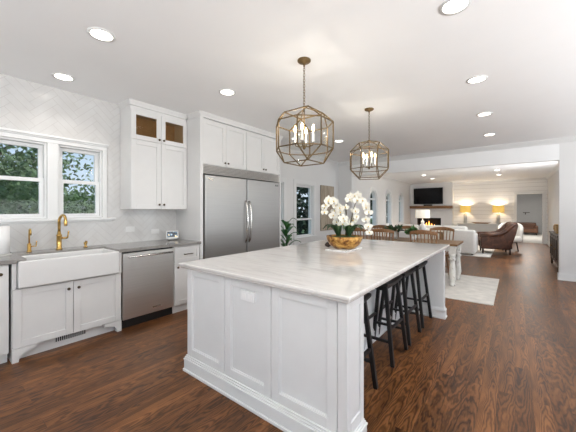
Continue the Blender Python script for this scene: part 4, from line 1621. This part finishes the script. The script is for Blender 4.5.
# leather armchair, facing -x
def armchair(loc, rz):
    t = thing('leather_armchair', (0, 0, 0), 'dark brown leather armchair with rolled arms and studs near the doorway', 'armchair')
    # built facing -x, back at +x
    B(-.40, .36, -.34, .34, .17, .36).build('base', 'leather', t, bevel=.03, seg=3)
    B(-.45, .22, -.26, .26, .36, .49).build('seat_cushion', 'leather', t, bevel=.045, seg=4)
    m = MB()
    prof = [(.16, .30), (.30, .22), (.40, .50), (.50, .88), (.50, .95), (.44, .985), (.37, .97), (.31, .90), (.26, .72), (.18, .50)]
    m.prism(prof, 1, -.31, .31)
    m.build('backrest', 'leather', t, bevel=.045, seg=4)
    for s in (-1, 1):
        m = MB()
        y0, y1 = (.27, .40) if s > 0 else (-.40, -.27)
        m.prism([(-.43, .15), (.30, .15), (.36, .36), (.44, .62), (.49, .88), (.44, .945), (.36, .93), (.29, .86), (.24, .76), (.17, .68), (.06, .63), (-.12, .60), (-.40, .59), (-.45, .55)], 1, y0, y1)
        m.build('arm', 'leather', t, bevel=.04, seg=4)
        MB().tube([(-.47, s * .36, .56), (-.12, s * .36, .575), (.06, s * .36, .61), (.18, s * .36, .69), (.27, s * .36, .80), (.36, s * .355, .90), (.45, s * .34, .92)], .07, 12).build('arm_roll', 'leather', t)
    for (x, y) in ((-.38, -.33), (-.38, .33), (.30, -.33), (.30, .33)):
        MB().lathe([(.017, 0), (.022, .04), (.03, .17)], (x, y, 0), 10).build('leg', 'dark_wood', t)
    t.location = loc
    t.rotation_euler = (0, 0, rz)


armchair((-.47, 11.25, .012), math.radians(10))

t = thing('accent_chair', (-.12, 12.3, 0), 'round backed white chair with dark legs behind the leather armchair', 'chair')
m = MB()
pts = [(-.12 + .34 * math.cos(a), 12.3 + .34 * math.sin(a)) for a in [PI * (-.15 + 1.3 * k / 16) for k in range(17)]]
inn = [(-.12 + .25 * math.cos(a), 12.3 + .25 * math.sin(a)) for a in [PI * (-.15 + 1.3 * k / 16) for k in range(17)]]
for k in range(16):
    u0, u1 = abs(k - 8) / 8, abs(k + 1 - 8) / 8
    h0, h1 = .95 - .25 * u0 ** 2, .95 - .25 * u1 ** 2
    A = [m._v((*pts[k], .40)), m._v((*pts[k], h0)), m._v((*inn[k], h0)), m._v((*inn[k], .40))]
    Q = [m._v((*pts[k + 1], .40)), m._v((*pts[k + 1], h1)), m._v((*inn[k + 1], h1)), m._v((*inn[k + 1], .40))]
    for j in range(4):
        m.face([A[j], A[(j + 1) % 4], Q[(j + 1) % 4], Q[j]], True)
    if k == 0: m.face(A)
    if k == 15: m.face(Q[::-1])
bmesh.ops.remove_doubles(m.bm, verts=m.bm.verts[:], dist=.0005)
m.build('backrest', 'sofa_white', t, bevel=.03, seg=3)
MB().lathe([(0, .30), (.30, .30), (.335, .34), (.335, .42), (.30, .48), (0, .49)], (-.12, 12.3, 0), 28).build('seat', 'sofa_white', t)
for k in range(4):
    a = PI / 4 + k * PI / 2
    MB().tube([(-.12 + .22 * math.cos(a), 12.3 + .22 * math.sin(a), .31), (-.12 + .29 * math.cos(a), 12.3 + .29 * math.sin(a), 0)], .024, 8, r1=.014).build('leg', 'dark_wood', t)

# dark dresser on the right wall, things on it
t = thing('sideboard', (.86, 9.1, 0), 'dark wooden sideboard against the right wall behind the pier', 'sideboard')
B(.72, 1.0, 8.2, 10.0, .17, .79).build('body', 'dark_wood', t, bevel=.003)
B(.69, 1.003, 8.17, 10.03, .79, .82).build('top', 'dark_wood', t, bevel=.004)
for k in range(4):
    a = 8.22 + k * .445
    M = Matrix(((0, -1, 0, .72), (1, 0, 0, a), (0, 0, 1, .20), (0, 0, 0, 1)))
    d = shaker(M, .43, .57, .018, .06).build('door', 'dark_wood', t)
    MB(M).lathe([(.005, 0), (.012, .015), (0, .02)], (.03 if k % 2 else .40, .018, .3), 8, 'y').build('knob', 'brass', d)
for y in (8.24, 9.96):
    for x in (.74, .97):
        MB().lathe([(.016, 0), (.024, .06), (.02, .10), (.03, .17)], (x, y, 0), 10).build('leg', 'dark_wood', t)
t = thing('wicker_basket', (.86, 9.55, .82), 'golden brown woven basket on top of the dark sideboard', 'basket')
MB().lathe([(0, 0), (.10, 0), (.13, .08), (.125, .16), (.10, .19), (.09, .19), (.11, .15), (.11, .08), (0, .02)], (.86, 9.55, .82), 20).build('body', 'tan_box', t)
t = thing('storage_box', (.85, 9.12, .82), 'tall tan wooden box on the dark sideboard nearest the pier', 'box')
B(.74, .96, 8.98, 9.28, .821, 1.00).build('body', 'tan_box', t, bevel=.006)
B(.73, .97, 8.97, 9.29, 1.0, 1.03).build('lid', 'tan_box', t, bevel=.006)

# hall things
t = thing('settee', (.47, 20.7, 0), 'brown leather settee at the end of the hall seen through the doorway', 'settee')
B(.02, .92, 20.45, 21.1, .12, .36).build('seat', 'leather_tan', t, bevel=.04, seg=3)
B(.02, .92, 21.0, 21.25, .12, .66).build('backrest', 'leather_tan', t, bevel=.05, seg=3)
for (a, b) in ((-.04, .10), (.84, .98)):
    B(a, b, 20.45, 21.2, .12, .50).build('arm', 'leather_tan', t, bevel=.04, seg=3)
for x in (.03, .91):
    for y in (20.5, 21.2):
        B(x - .03, x + .03, y - .03, y + .03, 0, .13).build('leg', 'dark_wood', t)
t = thing('wall_shelf', (.52, 21.6, 1.22), 'small dark shelf on the grey hall wall above the settee', 'shelf')
B(.36, .66, 21.48, 21.6, 1.20, 1.23).build('board', 'dark_wood', t)
B(.45, .49, 21.52, 21.6, 1.10, 1.20).build('bracket', 'dark_wood', t)
t = thing('wall_sconce', (1.40, 20.0, 1.45), 'white glass wall light on the right wall of the hall', 'wall light')
B(1.42, 1.45, 19.95, 20.05, 1.30, 1.50).build('back_plate', 'steel_bright', t)
MB().lathe([(.05, 0), (.09, .18), (.085, .18), (.046, .0), (.05, 0)], (1.34, 20.0, 1.38), 18, cap=False).build('glass_shade', 'ceramic_white', t)
MB().tube([(1.42, 20.0, 1.36), (1.34, 20.0, 1.36), (1.34, 20.0, 1.39)], .008, 8).build('arm', 'steel_bright', t)
